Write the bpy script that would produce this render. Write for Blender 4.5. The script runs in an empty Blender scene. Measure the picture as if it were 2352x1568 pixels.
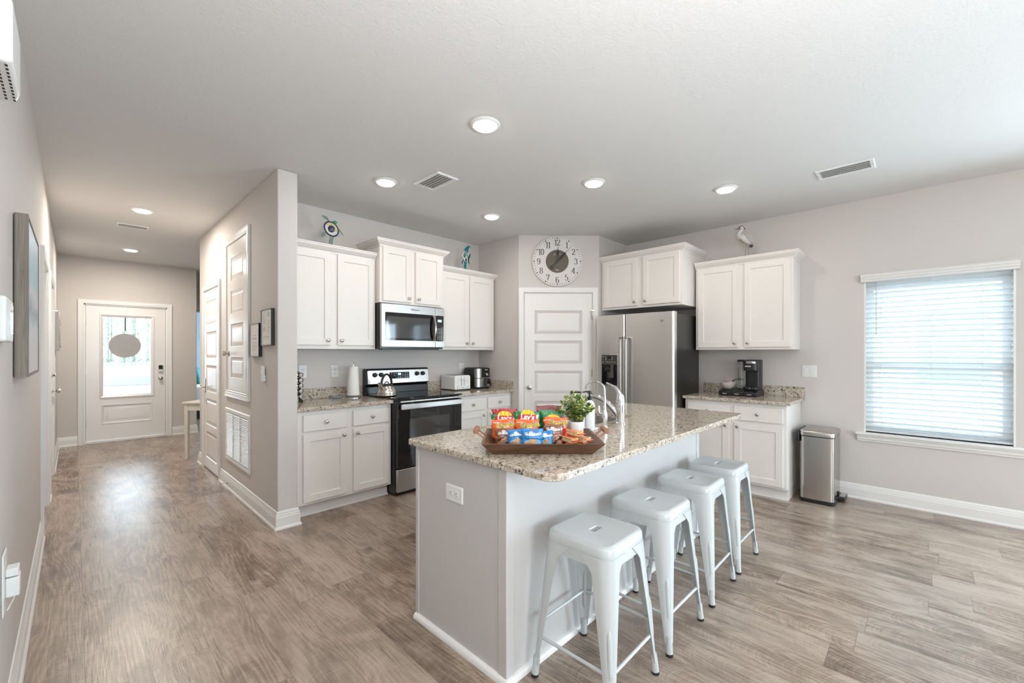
import bpy, bmesh, math, random
from mathutils import Vector, Matrix
random.seed(11)
sc = bpy.context.scene
COL = sc.collection
PI = math.pi
H = 1.34                     # lens height
F_PX = 975.4                 # focal length in pixels of the 2352 px wide frame
AZ = math.radians(44.1485)   # view azimuth from +X
# ------------------------------------------------------------------ camera, sky, lights, exposure
cd = bpy.data.cameras.new('camera'); cam = bpy.data.objects.new('camera', cd); COL.objects.link(cam)
cam.location = (0, 0, H); cam.rotation_euler = (PI/2, 0, AZ-PI/2)
cd.sensor_width = 36; cd.lens = 36*F_PX/2352; cd.shift_y = 26/2352; cd.clip_start = .02
sc.camera = cam
sc.view_settings.view_transform = 'Standard'; sc.view_settings.look = 'None'
sc.view_settings.gamma = 1; sc.view_settings.use_curve_mapping = False
sc.view_settings.exposure = 0.76
w = bpy.data.worlds.new('sky'); sc.world = w; w.use_nodes = True
w.node_tree.nodes['Background'].inputs[0].default_value = (.70, .87, 1.0, 1)
w.node_tree.nodes['Background'].inputs[1].default_value = 5.4
def area(name, loc, rot, sx, sy, power, color):
    l = bpy.data.lights.new(name, 'AREA'); l.shape = 'RECTANGLE'; l.size = sx; l.size_y = sy
    l.energy = power; l.color = color
    o = bpy.data.objects.new(name, l); COL.objects.link(o); o.location = loc; o.rotation_euler = rot
    return o
# daylight of the glass door in the right-hand wall (just outside the frame) and of the windows behind the camera
area('daylight_glass_door', (5.0, -1.95, 1.06), (0, PI/2-.12, 0), 2.0, 1.8, 84, (.70, .88, 1.0))
area('daylight_rear_windows', (.95, -4.5, 1.45), (PI/2+.25, 0, 0), 1.7, 1.3, 45, (.86, .95, 1.0))
area('added_fill_uplight', (.30, -.5, 1.6), (PI, 0, 0), .35, .35, 50, (.97, .97, 1.0))  # added up-facing fill behind the camera, no fixture; brightens ceiling and left wall
area('daylight_bedroom_window', (3.55, 10.9, 1.5), (0, PI/2, 0), 1.2, 1.4, 30, (.70, .88, 1.0))

# ------------------------------------------------------------------ materials
def nodes(m):
    m.use_nodes = True; nt = m.node_tree
    return nt, nt.nodes['Principled BSDF']
def mat(name, color, rough=.5, metal=0, spec=.5, coat=0, trans=0, emit=None, estr=0, bump=None, alpha=None, ior=None, vary=None):
    m = bpy.data.materials.new(name); nt, b = nodes(m)
    b.inputs['Base Color'].default_value = (*color, 1); b.inputs['Roughness'].default_value = rough
    b.inputs['Metallic'].default_value = metal; b.inputs['Specular IOR Level'].default_value = spec
    b.inputs['Coat Weight'].default_value = coat; b.inputs['Coat Roughness'].default_value = .08
    b.inputs['Transmission Weight'].default_value = trans
    if ior: b.inputs['IOR'].default_value = ior
    if emit: b.inputs['Emission Color'].default_value = (*emit, 1); b.inputs['Emission Strength'].default_value = estr
    tc = nt.nodes.new('ShaderNodeTexCoord')
    if vary:    # (scale, amount): soft mottling of the base colour
        n = nt.nodes.new('ShaderNodeTexNoise'); n.inputs['Scale'].default_value = vary[0]; n.inputs['Detail'].default_value = 4
        nt.links.new(tc.outputs['Object'], n.inputs['Vector'])
        r = nt.nodes.new('ShaderNodeValToRGB'); a = vary[1]
        r.color_ramp.elements[0].position = .3; r.color_ramp.elements[1].position = .7
        r.color_ramp.elements[0].color = (*[c*(1-a) for c in color], 1); r.color_ramp.elements[1].color = (*[min(1, c*(1+a)) for c in color], 1)
        nt.links.new(n.outputs['Fac'], r.inputs['Fac']); nt.links.new(r.outputs['Color'], b.inputs['Base Color'])
    if bump:    # (scale, strength[, stretch xyz])
        n = nt.nodes.new('ShaderNodeTexNoise'); n.inputs['Scale'].default_value = bump[0]; n.inputs['Detail'].default_value = 3
        if len(bump) > 2:
            mp = nt.nodes.new('ShaderNodeMapping'); mp.inputs['Scale'].default_value = bump[2]
            nt.links.new(tc.outputs['Object'], mp.inputs['Vector']); nt.links.new(mp.outputs['Vector'], n.inputs['Vector'])
        else: nt.links.new(tc.outputs['Object'], n.inputs['Vector'])
        bp = nt.nodes.new('ShaderNodeBump'); bp.inputs['Strength'].default_value = bump[1]; bp.inputs['Distance'].default_value = .004
        nt.links.new(n.outputs['Fac'], bp.inputs['Height']); nt.links.new(bp.outputs['Normal'], b.inputs['Normal'])
    return m
M = {}
M['wall'] = mat('wall_paint', (.63, .59, .56), .75, bump=(220, .12))
M['ceiling'] = mat('ceiling_paint', (.72, .71, .695), .85, bump=(75, .48))
M['trim'] = mat('trim_paint', (.80, .785, .765), .28)
M['cab'] = mat('cabinet_paint', (.80, .765, .725), .38)
M['door'] = mat('door_paint', (.80, .775, .75), .25)
M['steel'] = mat('brushed_steel', (.52, .505, .485), .27, 1, bump=(40, .10, (1, 1, 40)))
M['steelh'] = mat('brushed_steel_horizontal', (.53, .515, .50), .27, 1, bump=(30, .10, (1, 1, 40)))
M['fridgesteel'] = mat('fridge_steel', (.72, .70, .67), .30, 1, bump=(30, .10, (1, 1, 40)))
M['chrome'] = mat('chrome', (.85, .86, .88), .06, 1)
M['nickel'] = mat('satin_nickel', (.50, .455, .40), .28, 1)
M['black'] = mat('black_plastic', (.012, .012, .013), .35)
M['gloss'] = mat('black_glass', (.006, .006, .007), .04, spec=.6)
M['blackpaint'] = mat('black_enamel', (.012, .012, .012), .28)
M['fridgeside'] = mat('black_case', (.016, .015, .014), .33)
M['stool'] = mat('stool_enamel', (.53, .555, .555), .27, spec=.55)
M['rubber'] = mat('black_rubber', (.015, .015, .016), .6)
M['white'] = mat('white_plastic', (.80, .80, .79), .35)
M['paper'] = mat('white_paper', (.82, .80, .78), .9, bump=(120, .2))
M['ceramic'] = mat('white_ceramic', (.80, .80, .80), .25)
M['lamp'] = mat('lamp_diffuser', (1, .97, .92), .4, emit=(1, .95, .88), estr=14)
M['glass'] = mat('window_glass', (1, 1, 1), .0, trans=1, ior=1.02)
M['clear'] = mat('clear_plastic', (.93, .95, .96), .05, trans=.92, ior=1.3)
M['ink'] = mat('black_ink', (.02, .018, .016), .6)
M['darkslot'] = mat('dark_recess', (.02, .02, .02), .7)
M['lcd'] = mat('lit_display', (.2, .4, .9), .3, emit=(.25, .55, 1.0), estr=1.6)
M['iconwhite'] = mat('printed_white', (.75, .75, .73), .5)

def ramp(nt, stops):
    r = nt.nodes.new('ShaderNodeValToRGB'); e = r.color_ramp.elements
    while len(e) < len(stops): e.new(.5)
    for i, (p, c) in enumerate(stops): e[i].position = p; e[i].color = (*c, 1)
    return r
def math_(nt, op, a, b=None, c=None):
    n = nt.nodes.new('ShaderNodeMath'); n.operation = op
    for i, x in enumerate((a, b, c)):
        if x is None: continue
        if isinstance(x, (int, float)): n.inputs[i].default_value = x
        else: nt.links.new(x, n.inputs[i])
    return n.outputs[0]
def mixc(nt, fac, a, b, mode='MIX'):
    n = nt.nodes.new('ShaderNodeMix'); n.data_type = 'RGBA'; n.blend_type = mode
    for s, x in ((n.inputs[0], fac), (n.inputs[6], a), (n.inputs[7], b)):
        if isinstance(x, (int, float)): s.default_value = x
        elif isinstance(x, tuple): s.default_value = (*x, 1)
        else: nt.links.new(x, s)
    return n.outputs[2]
def noise(nt, vec, scale, detail=4, rough=.5, dist=0):
    n = nt.nodes.new('ShaderNodeTexNoise'); n.inputs['Scale'].default_value = scale; n.inputs['Detail'].default_value = detail
    n.inputs['Roughness'].default_value = rough; n.inputs['Distortion'].default_value = dist
    nt.links.new(vec, n.inputs['Vector']); return n.outputs['Fac']
def floor_material():
    m = bpy.data.materials.new('vinyl_plank_floor'); nt, b = nodes(m)
    tc = nt.nodes.new('ShaderNodeTexCoord'); sx = nt.nodes.new('ShaderNodeSeparateXYZ'); nt.links.new(tc.outputs['Object'], sx.inputs[0])
    px = math_(nt, 'DIVIDE', math_(nt, 'SUBTRACT', sx.outputs[0], .03), .2)
    row = math_(nt, 'FLOOR', px); fx = math_(nt, 'FRACT', px)
    wn = nt.nodes.new('ShaderNodeTexWhiteNoise'); wn.noise_dimensions = '1D'; nt.links.new(row, wn.inputs['W'])
    py = math_(nt, 'ADD', math_(nt, 'DIVIDE', sx.outputs[1], 1.22), math_(nt, 'MULTIPLY', wn.outputs['Value'], 7.3))
    pl = math_(nt, 'FLOOR', py); fy = math_(nt, 'FRACT', py)
    cb = nt.nodes.new('ShaderNodeCombineXYZ'); nt.links.new(row, cb.inputs[0]); nt.links.new(pl, cb.inputs[1])
    w2 = nt.nodes.new('ShaderNodeTexWhiteNoise'); w2.noise_dimensions = '2D'; nt.links.new(cb.outputs[0], w2.inputs['Vector'])
    # per-plank shifted grain coordinates
    off = nt.nodes.new('ShaderNodeVectorMath'); off.operation = 'MULTIPLY_ADD'
    nt.links.new(w2.outputs['Color'], off.inputs[0]); off.inputs[1].default_value = (7, 13, 5); nt.links.new(tc.outputs['Object'], off.inputs[2])
    def mapped(s):
        mp = nt.nodes.new('ShaderNodeMapping'); mp.inputs['Scale'].default_value = s; nt.links.new(off.outputs[0], mp.inputs['Vector']); return mp.outputs[0]
    broad = noise(nt, mapped((4.0, 1.3, 1)), 1.5, 5, .6, 1.2)
    streak = noise(nt, mapped((70, 2.6, 1)), 1.6, 4, .6, .8)
    warp = noise(nt, mapped((4.2, .75, 1)), 1.3, 2, .45, .3)
    so = nt.nodes.new('ShaderNodeSeparateXYZ'); nt.links.new(off.outputs[0], so.inputs[0])
    ph = math_(nt, 'ADD', math_(nt, 'MULTIPLY', so.outputs[0], 230), math_(nt, 'MULTIPLY', warp, 78))
    ringl = math_(nt, 'POWER', math_(nt, 'ADD', .5, math_(nt, 'MULTIPLY', math_(nt, 'SINE', ph), .5)), 2.2)
    arc_ = math_(nt, 'MULTIPLY', math_(nt, 'POWER', math_(nt, 'SUBTRACT', fx, math_(nt, 'ADD', .25, math_(nt, 'MULTIPLY', w2.outputs['Value'], .5))), 2), .22)
    cs_ = nt.nodes.new('ShaderNodeCombineXYZ'); nt.links.new(math_(nt, 'MULTIPLY', so.outputs[0], 6), cs_.inputs[0]); nt.links.new(math_(nt, 'MULTIPLY', math_(nt, 'ADD', so.outputs[1], arc_), 85), cs_.inputs[1])
    saw = noise(nt, cs_.outputs[0], 1.4, 3, .6, .5)
    blot = noise(nt, mapped((5.0, 2.2, 1)), 2.0, 4, .6, .6)
    grain = streak
    v = math_(nt, 'ADD', math_(nt, 'MULTIPLY', broad, .42), math_(nt, 'MULTIPLY', streak, .29))
    v = math_(nt, 'ADD', v, math_(nt, 'MULTIPLY', math_(nt, 'MULTIPLY', ringl, blot), .12))
    v = math_(nt, 'ADD', v, math_(nt, 'MULTIPLY', math_(nt, 'MULTIPLY', saw, blot), .36))
    v = math_(nt, 'ADD', v, math_(nt, 'MULTIPLY', math_(nt, 'SUBTRACT', w2.outputs['Value'], .5), .05))
    r = ramp(nt, [(.335, (.085, .053, .035)), (.435, (.22, .157, .115)), (.52, (.375, .29, .228)), (.66, (.50, .405, .335))])
    nt.links.new(v, r.inputs['Fac'])
    tint = mixc(nt, math_(nt, 'MULTIPLY', w2.outputs['Value'], .40), r.outputs['Color'], (.385, .31, .255))
    def edge(f, wdt):
        d = math_(nt, 'MINIMUM', f, math_(nt, 'SUBTRACT', 1, f)); return math_(nt, 'LESS_THAN', d, wdt)
    seam = math_(nt, 'MAXIMUM', edge(fx, .007), edge(fy, .0014))
    colr = mixc(nt, math_(nt, 'MULTIPLY', seam, .42), tint, (.05, .04, .035))
    nt.links.new(colr, b.inputs['Base Color'])
    b.inputs['Roughness'].default_value = .36; b.inputs['Specular IOR Level'].default_value = .95
    rr = math_(nt, 'ADD', .22, math_(nt, 'MULTIPLY', grain, .16)); nt.links.new(rr, b.inputs['Roughness'])
    bp = nt.nodes.new('ShaderNodeBump'); bp.inputs['Strength'].default_value = .22; bp.inputs['Distance'].default_value = .002
    hh = math_(nt, 'SUBTRACT', math_(nt, 'ADD', grain, math_(nt, 'MULTIPLY', saw, .5)), math_(nt, 'MULTIPLY', seam, 1.5))
    nt.links.new(hh, bp.inputs['Height']); nt.links.new(bp.outputs['Normal'], b.inputs['Normal'])
    return m
M['floor'] = floor_material()
def granite_material():
    m = bpy.data.materials.new('speckled_granite'); nt, b = nodes(m)
    tc = nt.nodes.new('ShaderNodeTexCoord'); co = tc.outputs['Object']
    big = noise(nt, co, 26, 4, .6, .5); mid = noise(nt, co, 70, 4, .6, .8); fine = noise(nt, co, 190, 2, .5)
    base = ramp(nt, [(.32, (.24, .18, .12)), (.44, (.46, .385, .305)), (.56, (.58, .515, .435)), (.72, (.70, .655, .60))]); nt.links.new(mid, base.inputs['Fac'])
    def spots(vec, scale, lo, hi, dist):
        v = nt.nodes.new('ShaderNodeTexVoronoi'); v.inputs['Scale'].default_value = scale; v.inputs['Randomness'].default_value = 1
        d = nt.nodes.new('ShaderNodeVectorMath'); d.operation = 'MULTIPLY_ADD'
        nz = nt.nodes.new('ShaderNodeTexNoise'); nz.inputs['Scale'].default_value = scale*1.3; nt.links.new(vec, nz.inputs['Vector'])
        nt.links.new(nz.outputs['Color'], d.inputs[0]); d.inputs[1].default_value = (dist,)*3; nt.links.new(vec, d.inputs[2])
        nt.links.new(d.outputs[0], v.inputs['Vector'])
        cs = nt.nodes.new('ShaderNodeSeparateXYZ'); nt.links.new(v.outputs['Color'], cs.inputs[0])
        size = math_(nt, 'ADD', lo, math_(nt, 'MULTIPLY', math_(nt, 'POWER', cs.outputs[0], 3), hi-lo))
        return math_(nt, 'LESS_THAN', v.outputs['Distance'], size)
    c1 = mixc(nt, math_(nt, 'MULTIPLY', math_(nt, 'GREATER_THAN', big, .60), .45), base.outputs['Color'], (.30, .22, .14))
    c2 = mixc(nt, math_(nt, 'MULTIPLY', spots(co, 95, .12, .50, .016), .72), c1, (.19, .135, .09))
    c3 = mixc(nt, math_(nt, 'MULTIPLY', spots(co, 58, .02, .50, .026), .93), c2, (.022, .018, .015))
    c4 = mixc(nt, math_(nt, 'GREATER_THAN', fine, .66), c3, (.75, .72, .68))
    nt.links.new(c4, b.inputs['Base Color']); b.inputs['Roughness'].default_value = .09; b.inputs['Specular IOR Level'].default_value = .5
    return m
M['granite'] = granite_material()
def wood_material(name, dark, light, scale=1, rough=.45, st=(2, 14, 14)):
    m = bpy.data.materials.new(name); nt, b = nodes(m)
    tc = nt.nodes.new('ShaderNodeTexCoord'); mp = nt.nodes.new('ShaderNodeMapping'); mp.inputs['Scale'].default_value = tuple(v*scale for v in st)
    nt.links.new(tc.outputs['Object'], mp.inputs['Vector'])
    f = math_(nt, 'ADD', math_(nt, 'MULTIPLY', noise(nt, mp.outputs[0], 1.6, 5, .6, 1.6), .7), math_(nt, 'MULTIPLY', noise(nt, mp.outputs[0], 8, 4, .6), .3))
    r = ramp(nt, [(.32, dark), (.62, light)]); nt.links.new(f, r.inputs['Fac']); nt.links.new(r.outputs['Color'], b.inputs['Base Color'])
    b.inputs['Roughness'].default_value = rough
    return m
M['walnut'] = wood_material('walnut_wood', (.050, .022, .012), (.20, .098, .052), 1.3)
M['peg'] = wood_material('cherry_wood', (.24, .095, .05), (.42, .20, .12), 2)
M['greywoodv'] = wood_material('grey_weathered_frame', (.13, .11, .085), (.27, .235, .195), 3.2, .6, (26, 26, .6))
M['greywood'] = wood_material('grey_weathered_wood', (.15, .125, .10), (.30, .26, .215), 2, .6)

# ------------------------------------------------------------------ geometry helpers
class G:
    def __init__(s): s.v = []; s.f = []
    def add(s, vs, fs, mx=None):
        n = len(s.v)
        s.v += [tuple(mx @ Vector(p)) if mx else tuple(p) for p in vs]
        s.f += [tuple(i+n for i in q) for q in fs]; return s
    def box(s, x0, x1, y0, y1, z0, z1, mx=None):
        vs = [(x0,y0,z0),(x1,y0,z0),(x1,y1,z0),(x0,y1,z0),(x0,y0,z1),(x1,y0,z1),(x1,y1,z1),(x0,y1,z1)]
        return s.add(vs, [(0,3,2,1),(4,5,6,7),(0,1,5,4),(1,2,6,5),(2,3,7,6),(3,0,4,7)], mx)
    def rings(s, rings, cap=True, closed=True, mx=None):
        n = len(rings[0]); vs = [p for r in rings for p in r]; fs = []
        for i in range(len(rings)-1):
            for j in range(n if closed else n-1):
                k = (j+1) % n
                fs.append((i*n+j, i*n+k, (i+1)*n+k, (i+1)*n+j))
        if cap: fs.append(tuple(range(n-1, -1, -1))); fs.append(tuple((len(rings)-1)*n+j for j in range(n)))
        return s.add(vs, fs, mx)
    def cyl(s, p0, p1, r0, r1=None, n=20, cap=True):
        return s.tube([p0, p1], [r0, r0 if r1 is None else r1], n, cap)
    def tube(s, pts, r, n=12, cap=True, squash=1):
        pts = [Vector(p) for p in pts]; rs = r if isinstance(r, (list, tuple)) else [r]*len(pts)
        rings = []; prev = None
        for i, p in enumerate(pts):
            a = pts[max(0, i-1)]; c = pts[min(len(pts)-1, i+1)]; t = (c-a).normalized()
            if prev is None:
                u = Vector((0,0,1)) if abs(t.z) < .9 else Vector((1,0,0))
                u = (u - t*u.dot(t)).normalized()
            else:
                u = (prev - t*prev.dot(t)).normalized()
            prev = u; q = t.cross(u)
            rings.append([p + (u*math.cos(2*PI*k/n) + q*math.sin(2*PI*k/n)*squash)*rs[i] for k in range(n)])
        return s.rings(rings, cap)
    def lathe(s, prof, c=(0,0,0), n=32, mx=None, cap=True):
        rings = [[(c[0]+r*math.cos(2*PI*k/n), c[1]+r*math.sin(2*PI*k/n), c[2]+z) for k in range(n)] for r, z in prof]
        return s.rings(rings, cap, True, mx)
    def prism(s, poly, a0, a1, f):     # poly of 2D points, f(u,v,h)->xyz
        n = len(poly)
        return s.add([f(u, v, a0) for u, v in poly] + [f(u, v, a1) for u, v in poly],
              [tuple(range(n-1,-1,-1)), tuple(range(n, 2*n))] + [(i, (i+1) % n, n+(i+1) % n, n+i) for i in range(n)])
    def sphere(s, c, r, n=16, m=10, mx=None):
        rx, ry, rz = r if isinstance(r, (tuple, list)) else (r, r, r)
        rings = [[(c[0]+rx*math.sin(t)*math.cos(2*PI*k/n), c[1]+ry*math.sin(t)*math.sin(2*PI*k/n), c[2]-rz*math.cos(t)) for k in range(n)]
                 for t in [max(.02, min(PI-.02, PI*i/m)) for i in range(m+1)]]
        return s.rings(rings, True, True, mx)
    def sweep(s, path, prof, f, closed=False, cap=True):
        # path: 2D points (a,b); prof: (offset to the left of travel, height); f(a,b,h)->xyz ; mitred
        P = [Vector(p) for p in path]; n = len(P); rings = []
        for i in range(n):
            d0 = (P[i]-P[i-1]).normalized() if (i > 0 or closed) else None
            d1 = (P[(i+1) % n]-P[i]).normalized() if (i < n-1 or closed) else None
            if d0 is None: d0 = d1
            if d1 is None: d1 = d0
            n0 = Vector((-d0.y, d0.x)); n1 = Vector((-d1.y, d1.x)); mt = n0+n1; mt = mt/(mt.length_squared/2) if mt.length > 1e-6 else n0
            rings.append([f(P[i].x+mt.x*o, P[i].y+mt.y*o, h) for o, h in prof])
        if closed: rings.append(rings[0])
        return s.rings(rings, cap and not closed)
def mesh(name, g, smooth=None):
    me = bpy.data.meshes.new(name); me.from_pydata(g.v, [], g.f); me.validate()
    bm = bmesh.new(); bm.from_mesh(me); bmesh.ops.recalc_face_normals(bm, faces=bm.faces); bm.to_mesh(me); bm.free()
    if smooth:
        for p in me.polygons: p.use_smooth = True
        me.set_sharp_from_angle(angle=math.radians(smooth))
    return me
def obj(name, g, m, parent=None, bevel=0, smooth=35, seg=2, label=None):
    me = mesh(name, g, smooth); me.materials.append(M[m] if isinstance(m, str) else m)
    o = bpy.data.objects.new(name, me); COL.objects.link(o)
    if parent: o.parent = parent
    if bevel:
        b = o.modifiers.new('bevel', 'BEVEL'); b.width = bevel; b.segments = seg; b.limit_method = 'ANGLE'; b.angle_limit = math.radians(40)
    if label: o['label'] = label
    return o
def tag(o, label, cat, group=None):
    o['label'] = label; o['category'] = cat
    if group: o['group'] = group
    return o
def thing(name, label, cat, loc=(0,0,0), rz=0, group=None):
    o = bpy.data.objects.new(name, None); COL.objects.link(o); o.location = loc; o.rotation_euler = (0, 0, rz); o.empty_display_size = .1
    return tag(o, label, cat, group)
def struct(o): o['kind'] = 'structure'; return o
def sroot(name, loc=(0,0,0), rz=0):
    o = bpy.data.objects.new(name, None); COL.objects.link(o); o.location = loc; o.rotation_euler = (0, 0, rz); return struct(o)
def kids(o): return [c for c in bpy.data.objects if c.parent == o]
def copy_tree(o, parent=None):
    c = o.copy(); COL.objects.link(c)
    if parent: c.parent = parent
    for k in kids(o): copy_tree(k, c)
    return c
def text_geo(body, size, align='CENTER', bold=0, shear=0, spacing=1):
    cu = bpy.data.curves.new('lettering', 'FONT'); cu.body = body; cu.size = size; cu.align_x = align; cu.align_y = 'CENTER'; cu.offset = bold
    cu.shear = shear; cu.space_character = spacing; cu.resolution_u = 3
    o = bpy.data.objects.new('lettering', cu); COL.objects.link(o)
    bpy.context.view_layer.update()
    me = bpy.data.meshes.new_from_object(o.evaluated_get(bpy.context.evaluated_depsgraph_get()))
    g = G(); g.v = [tuple(v.co) for v in me.vertices]; g.f = [tuple(p.vertices) for p in me.polygons]
    bpy.data.objects.remove(o); bpy.data.curves.remove(cu); bpy.data.meshes.remove(me)
    return g
def remap(g, f):
    g.v = [tuple(f(*p)) for p in g.v]; return g
def disc(g, c, r, f, n=24, ry=None):   # filled ellipse in a 2D plane mapped by f(u,v)
    ry = ry or r
    g.add([f(c[0]+r*math.cos(2*PI*k/n), c[1]+ry*math.sin(2*PI*k/n)) for k in range(n)], [tuple(range(n))]); return g
def rrect(x0, x1, y0, y1, r, n=5):
    out = []
    for cx, cy, a in ((x1-r, y1-r, 0), (x0+r, y1-r, 90), (x0+r, y0+r, 180), (x1-r, y0+r, 270)):
        out += [(cx+r*math.cos(math.radians(a+90*k/n)), cy+r*math.sin(math.radians(a+90*k/n))) for k in range(n+1)]
    return out
XYZ = lambda a, b, h: (a, b, h)
# ------------------------------------------------------------------ the setting
CEIL = 2.74
fl = struct(obj('floor', G().box(-1.2, 5.15, -4.7, 13.2, -.08, 0), 'floor'))
ce = struct(obj('ceiling', G().box(-1.2, 5.15, -4.7, 13.2, CEIL, CEIL+.1), 'ceiling'))
XL, XR, YF, YK = -.17, 5.03, 8.79, 4.19
PA, PB = (3.69, 3.47), (4.37, 2.79)
# left wall with two door openings
L1, L2 = (4.62, 5.52), (5.93, 6.87); DH = 2.055
g = G().box(XL-.12, XL, -4.7, L1[0], 0, CEIL).box(XL-.12, XL, L1[1], L2[0], 0, CEIL).box(XL-.12, XL, L2[1], YF, 0, CEIL)
for a in (L1, L2): g.box(XL-.12, XL, a[0], a[1], DH, CEIL)
struct(obj('wall_left', g, 'wall'))
# front wall with the entry door opening
D1 = (.114, 1.022)
g = G().box(XL-.12, D1[0]-.02, YF, YF+.14, 0, CEIL).box(D1[1]+.02, 1.43, YF, YF+.14, 0, CEIL).box(D1[0]-.02, D1[1]+.02, YF, YF+.14, 2.06, CEIL)
struct(obj('wall_front', g, 'wall'))
# hall partition, kitchen back wall, closet back
struct(obj('wall_partition', G().box(1.07, 1.215, 3.515, 6.38, 0, CEIL), 'wall', bevel=.008))
struct(obj('wall_kitchen', G().box(1.215, 5.15, YK, YK+.12, 0, CEIL), 'wall'))
struct(obj('wall_closet', G().box(1.215, 4.0, 6.26, 6.38, 0, CEIL), 'wall'))
# corner pantry: side, angled front with door, fridge-side return
struct(obj('wall_pantry', G().prism([(3.69, YK), (3.69, PA[1]), PB, (XR, 2.79), (XR, 2.89), (4.42, 2.89), (3.79, 3.52), (3.79, YK)], 0, CEIL, XYZ), 'wall'))
# window wall with the window and the glass door out of frame
WY0, WY1, WZ0, WZ1 = -.505, .395, .62, 2.0
SY0, SY1 = -2.9, -1.0
g = G()
for a, b in ((-4.7, SY0), (SY1, WY0), (WY1, 3.0)): g.box(XR, XR+.15, a, b, 0, CEIL)
g.box(XR, XR+.15, WY0, WY1, 0, WZ0).box(XR, XR+.15, WY0, WY1, WZ1, CEIL).box(XR, XR+.15, SY0, SY1, 2.08, CEIL)
struct(obj('wall_window', g, 'wall'))
g = G()
for a, b in ((-.3, .1), (1.8, 5.18)): g.box(a, b, -4.7, -4.58, 0, CEIL)
g.box(.1, 1.8, -4.7, -4.58, 0, .75).box(.1, 1.8, -4.7, -4.58, 2.15, CEIL)
struct(obj('wall_rear', g, 'wall'))
# bedroom beyond the hall
M['bluewall'] = mat('pale_blue_paint', (.42, .56, .68), .8)
g = G().box(1.43, 1.50, 9.2, 9.32, 0, CEIL).box(1.50, 2.35, 9.2, 9.32, 2.06, CEIL).box(2.35, 4.0, 9.2, 9.32, 0, CEIL).box(1.31, 1.43, YF+.14, 13.0, 0, CEIL)
struct(obj('wall_bedroom', g, 'wall'))
struct(obj('wall_bedroom_rear', G().box(1.43, 4.0, 12.9, 13.0, 0, CEIL), 'bluewall'))
g = G().box(3.6, 3.7, 9.2, 10.2, 0, CEIL).box(3.6, 3.7, 11.6, 13, 0, CEIL).box(3.6, 3.7, 10.2, 11.6, 0, .75).box(3.6, 3.7, 10.2, 11.6, 2.2, CEIL).box(3.9, 4.0, 6.38, 9.2, 0, CEIL)
struct(obj('wall_bedroom_side', g, 'bluewall'))

BASE = [(0, 0), (.024, 0), (.024, .010), (.020, .018), (.015, .022), (.015, .088), (.012, .094), (.012, .104), (.009, .110), (.009, .120), (.004, .132), (0, .135)]
def baseboard(name, path):
    return struct(obj(name, G().sweep(path, BASE, XYZ), 'trim', smooth=25))
CAS = [(0, 0), (0, .012), (.006, .017), (.018, .014), (.030, .018), (.050, .016), (.062, .019), (.062, 0)]
def casing(parent, a0, a1, z1, f, name='casing', z0=0, bottom=False, m='trim'):
    # around an opening a0..a1; offset outward; f(a,z,h)
    if bottom: g = G().sweep([(a0, z0), (a0, z1), (a1, z1), (a1, z0)], CAS, f, closed=True)
    else: g = G().sweep([(a0, z0), (a0, z1), (a1, z1), (a1, z0)], CAS, f)
    return obj(name, g, m, parent, smooth=25)
baseboard('baseboard_left', [(XL, L1[0]-.062), (XL, -4.58)])
baseboard('baseboard_left_middle', [(XL, L2[0]-.062), (XL, L1[1]+.062)])
baseboard('baseboard_left_far', [(D1[0]-.085, YF), (XL, YF), (XL, L2[1]+.062)])
baseboard('baseboard_front', [(1.43, 9.19), (1.43, YF), (D1[1]+.085, YF)])
baseboard('baseboard_partition', [(1.215, 3.60), (1.215, 3.515), (1.07, 3.515), (1.07, 5.28)])
baseboard('baseboard_hall', [(1.07, 6.17), (1.07, 6.38), (1.3, 6.38)])
baseboard('baseboard_window', [(XR, SY1), (XR, .87)])

def slab_door(parent, W, z0, z1, t, panels, y, x0=0, stile=.11, name='slab', m='door', slope=.018, depth=.010):
    """Moulded panel door: local x x0..x0+W, face at y (front is -y)."""
    g = G(); X0, X1 = x0, x0+W
    def q(a, b, c, d): g.add([(a, y, c), (b, y, c), (b, y, d), (a, y, d)], [(0, 1, 2, 3)])
    q(X0, X0+stile, z0, z1); q(X1-stile, X1, z0, z1)
    zs = [z0] + [v for p in panels for v in p] + [z1]
    for i in range(0, len(zs), 2): q(X0+stile, X1-stile, zs[i], zs[i+1])
    for a, b in panels:
        rr = [(0, 0), (slope*.5, depth), (slope, depth), (slope*2.6, depth*.25)]
        rg = [[(X0+stile+o, y+d, a+o), (X1-stile-o, y+d, a+o), (X1-stile-o, y+d, b-o), (X0+stile+o, y+d, b-o)] for o, d in rr]
        g.rings(rg, cap=False); g.add(rg[-1], [(0, 1, 2, 3)])
    g.add([(X0,y,z0),(X1,y,z0),(X1,y+t,z0),(X0,y+t,z0),(X0,y,z1),(X1,y,z1),(X1,y+t,z1),(X0,y+t,z1)], [(0,1,2,3),(4,5,6,7),(1,2,6,5),(0,3,7,4),(2,3,7,6)])
    return obj(name, g, m, parent, smooth=None)
def knob(parent, x, y, z, m='nickel', r=.026, L=.055, name='door_knob'):
    prof = [(.030, 0), (.030, .006), (.012, .010), (.011, L*.45), (r*.8, L*.55), (r, L*.75), (r*.92, L*.92), (r*.5, L), (.004, L+.001)]
    mx = Matrix.Translation((x, y, z)) @ Matrix.Rotation(PI/2, 4, 'X')
    return obj(name, G().lathe(prof, n=20, mx=mx), m, parent)
def hinge(parent, x, y, z, h=.09, w=.012):
    return obj('hinge', G().cyl((x, y, z-h/2), (x, y, z+h/2), w*.55, n=10).box(x-w, x+w, y, y+.004, z-h/2, z+h/2), 'nickel', parent)
FX = lambda a, z, h: (a, -h, z)     # local wall frame: front is -y

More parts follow.
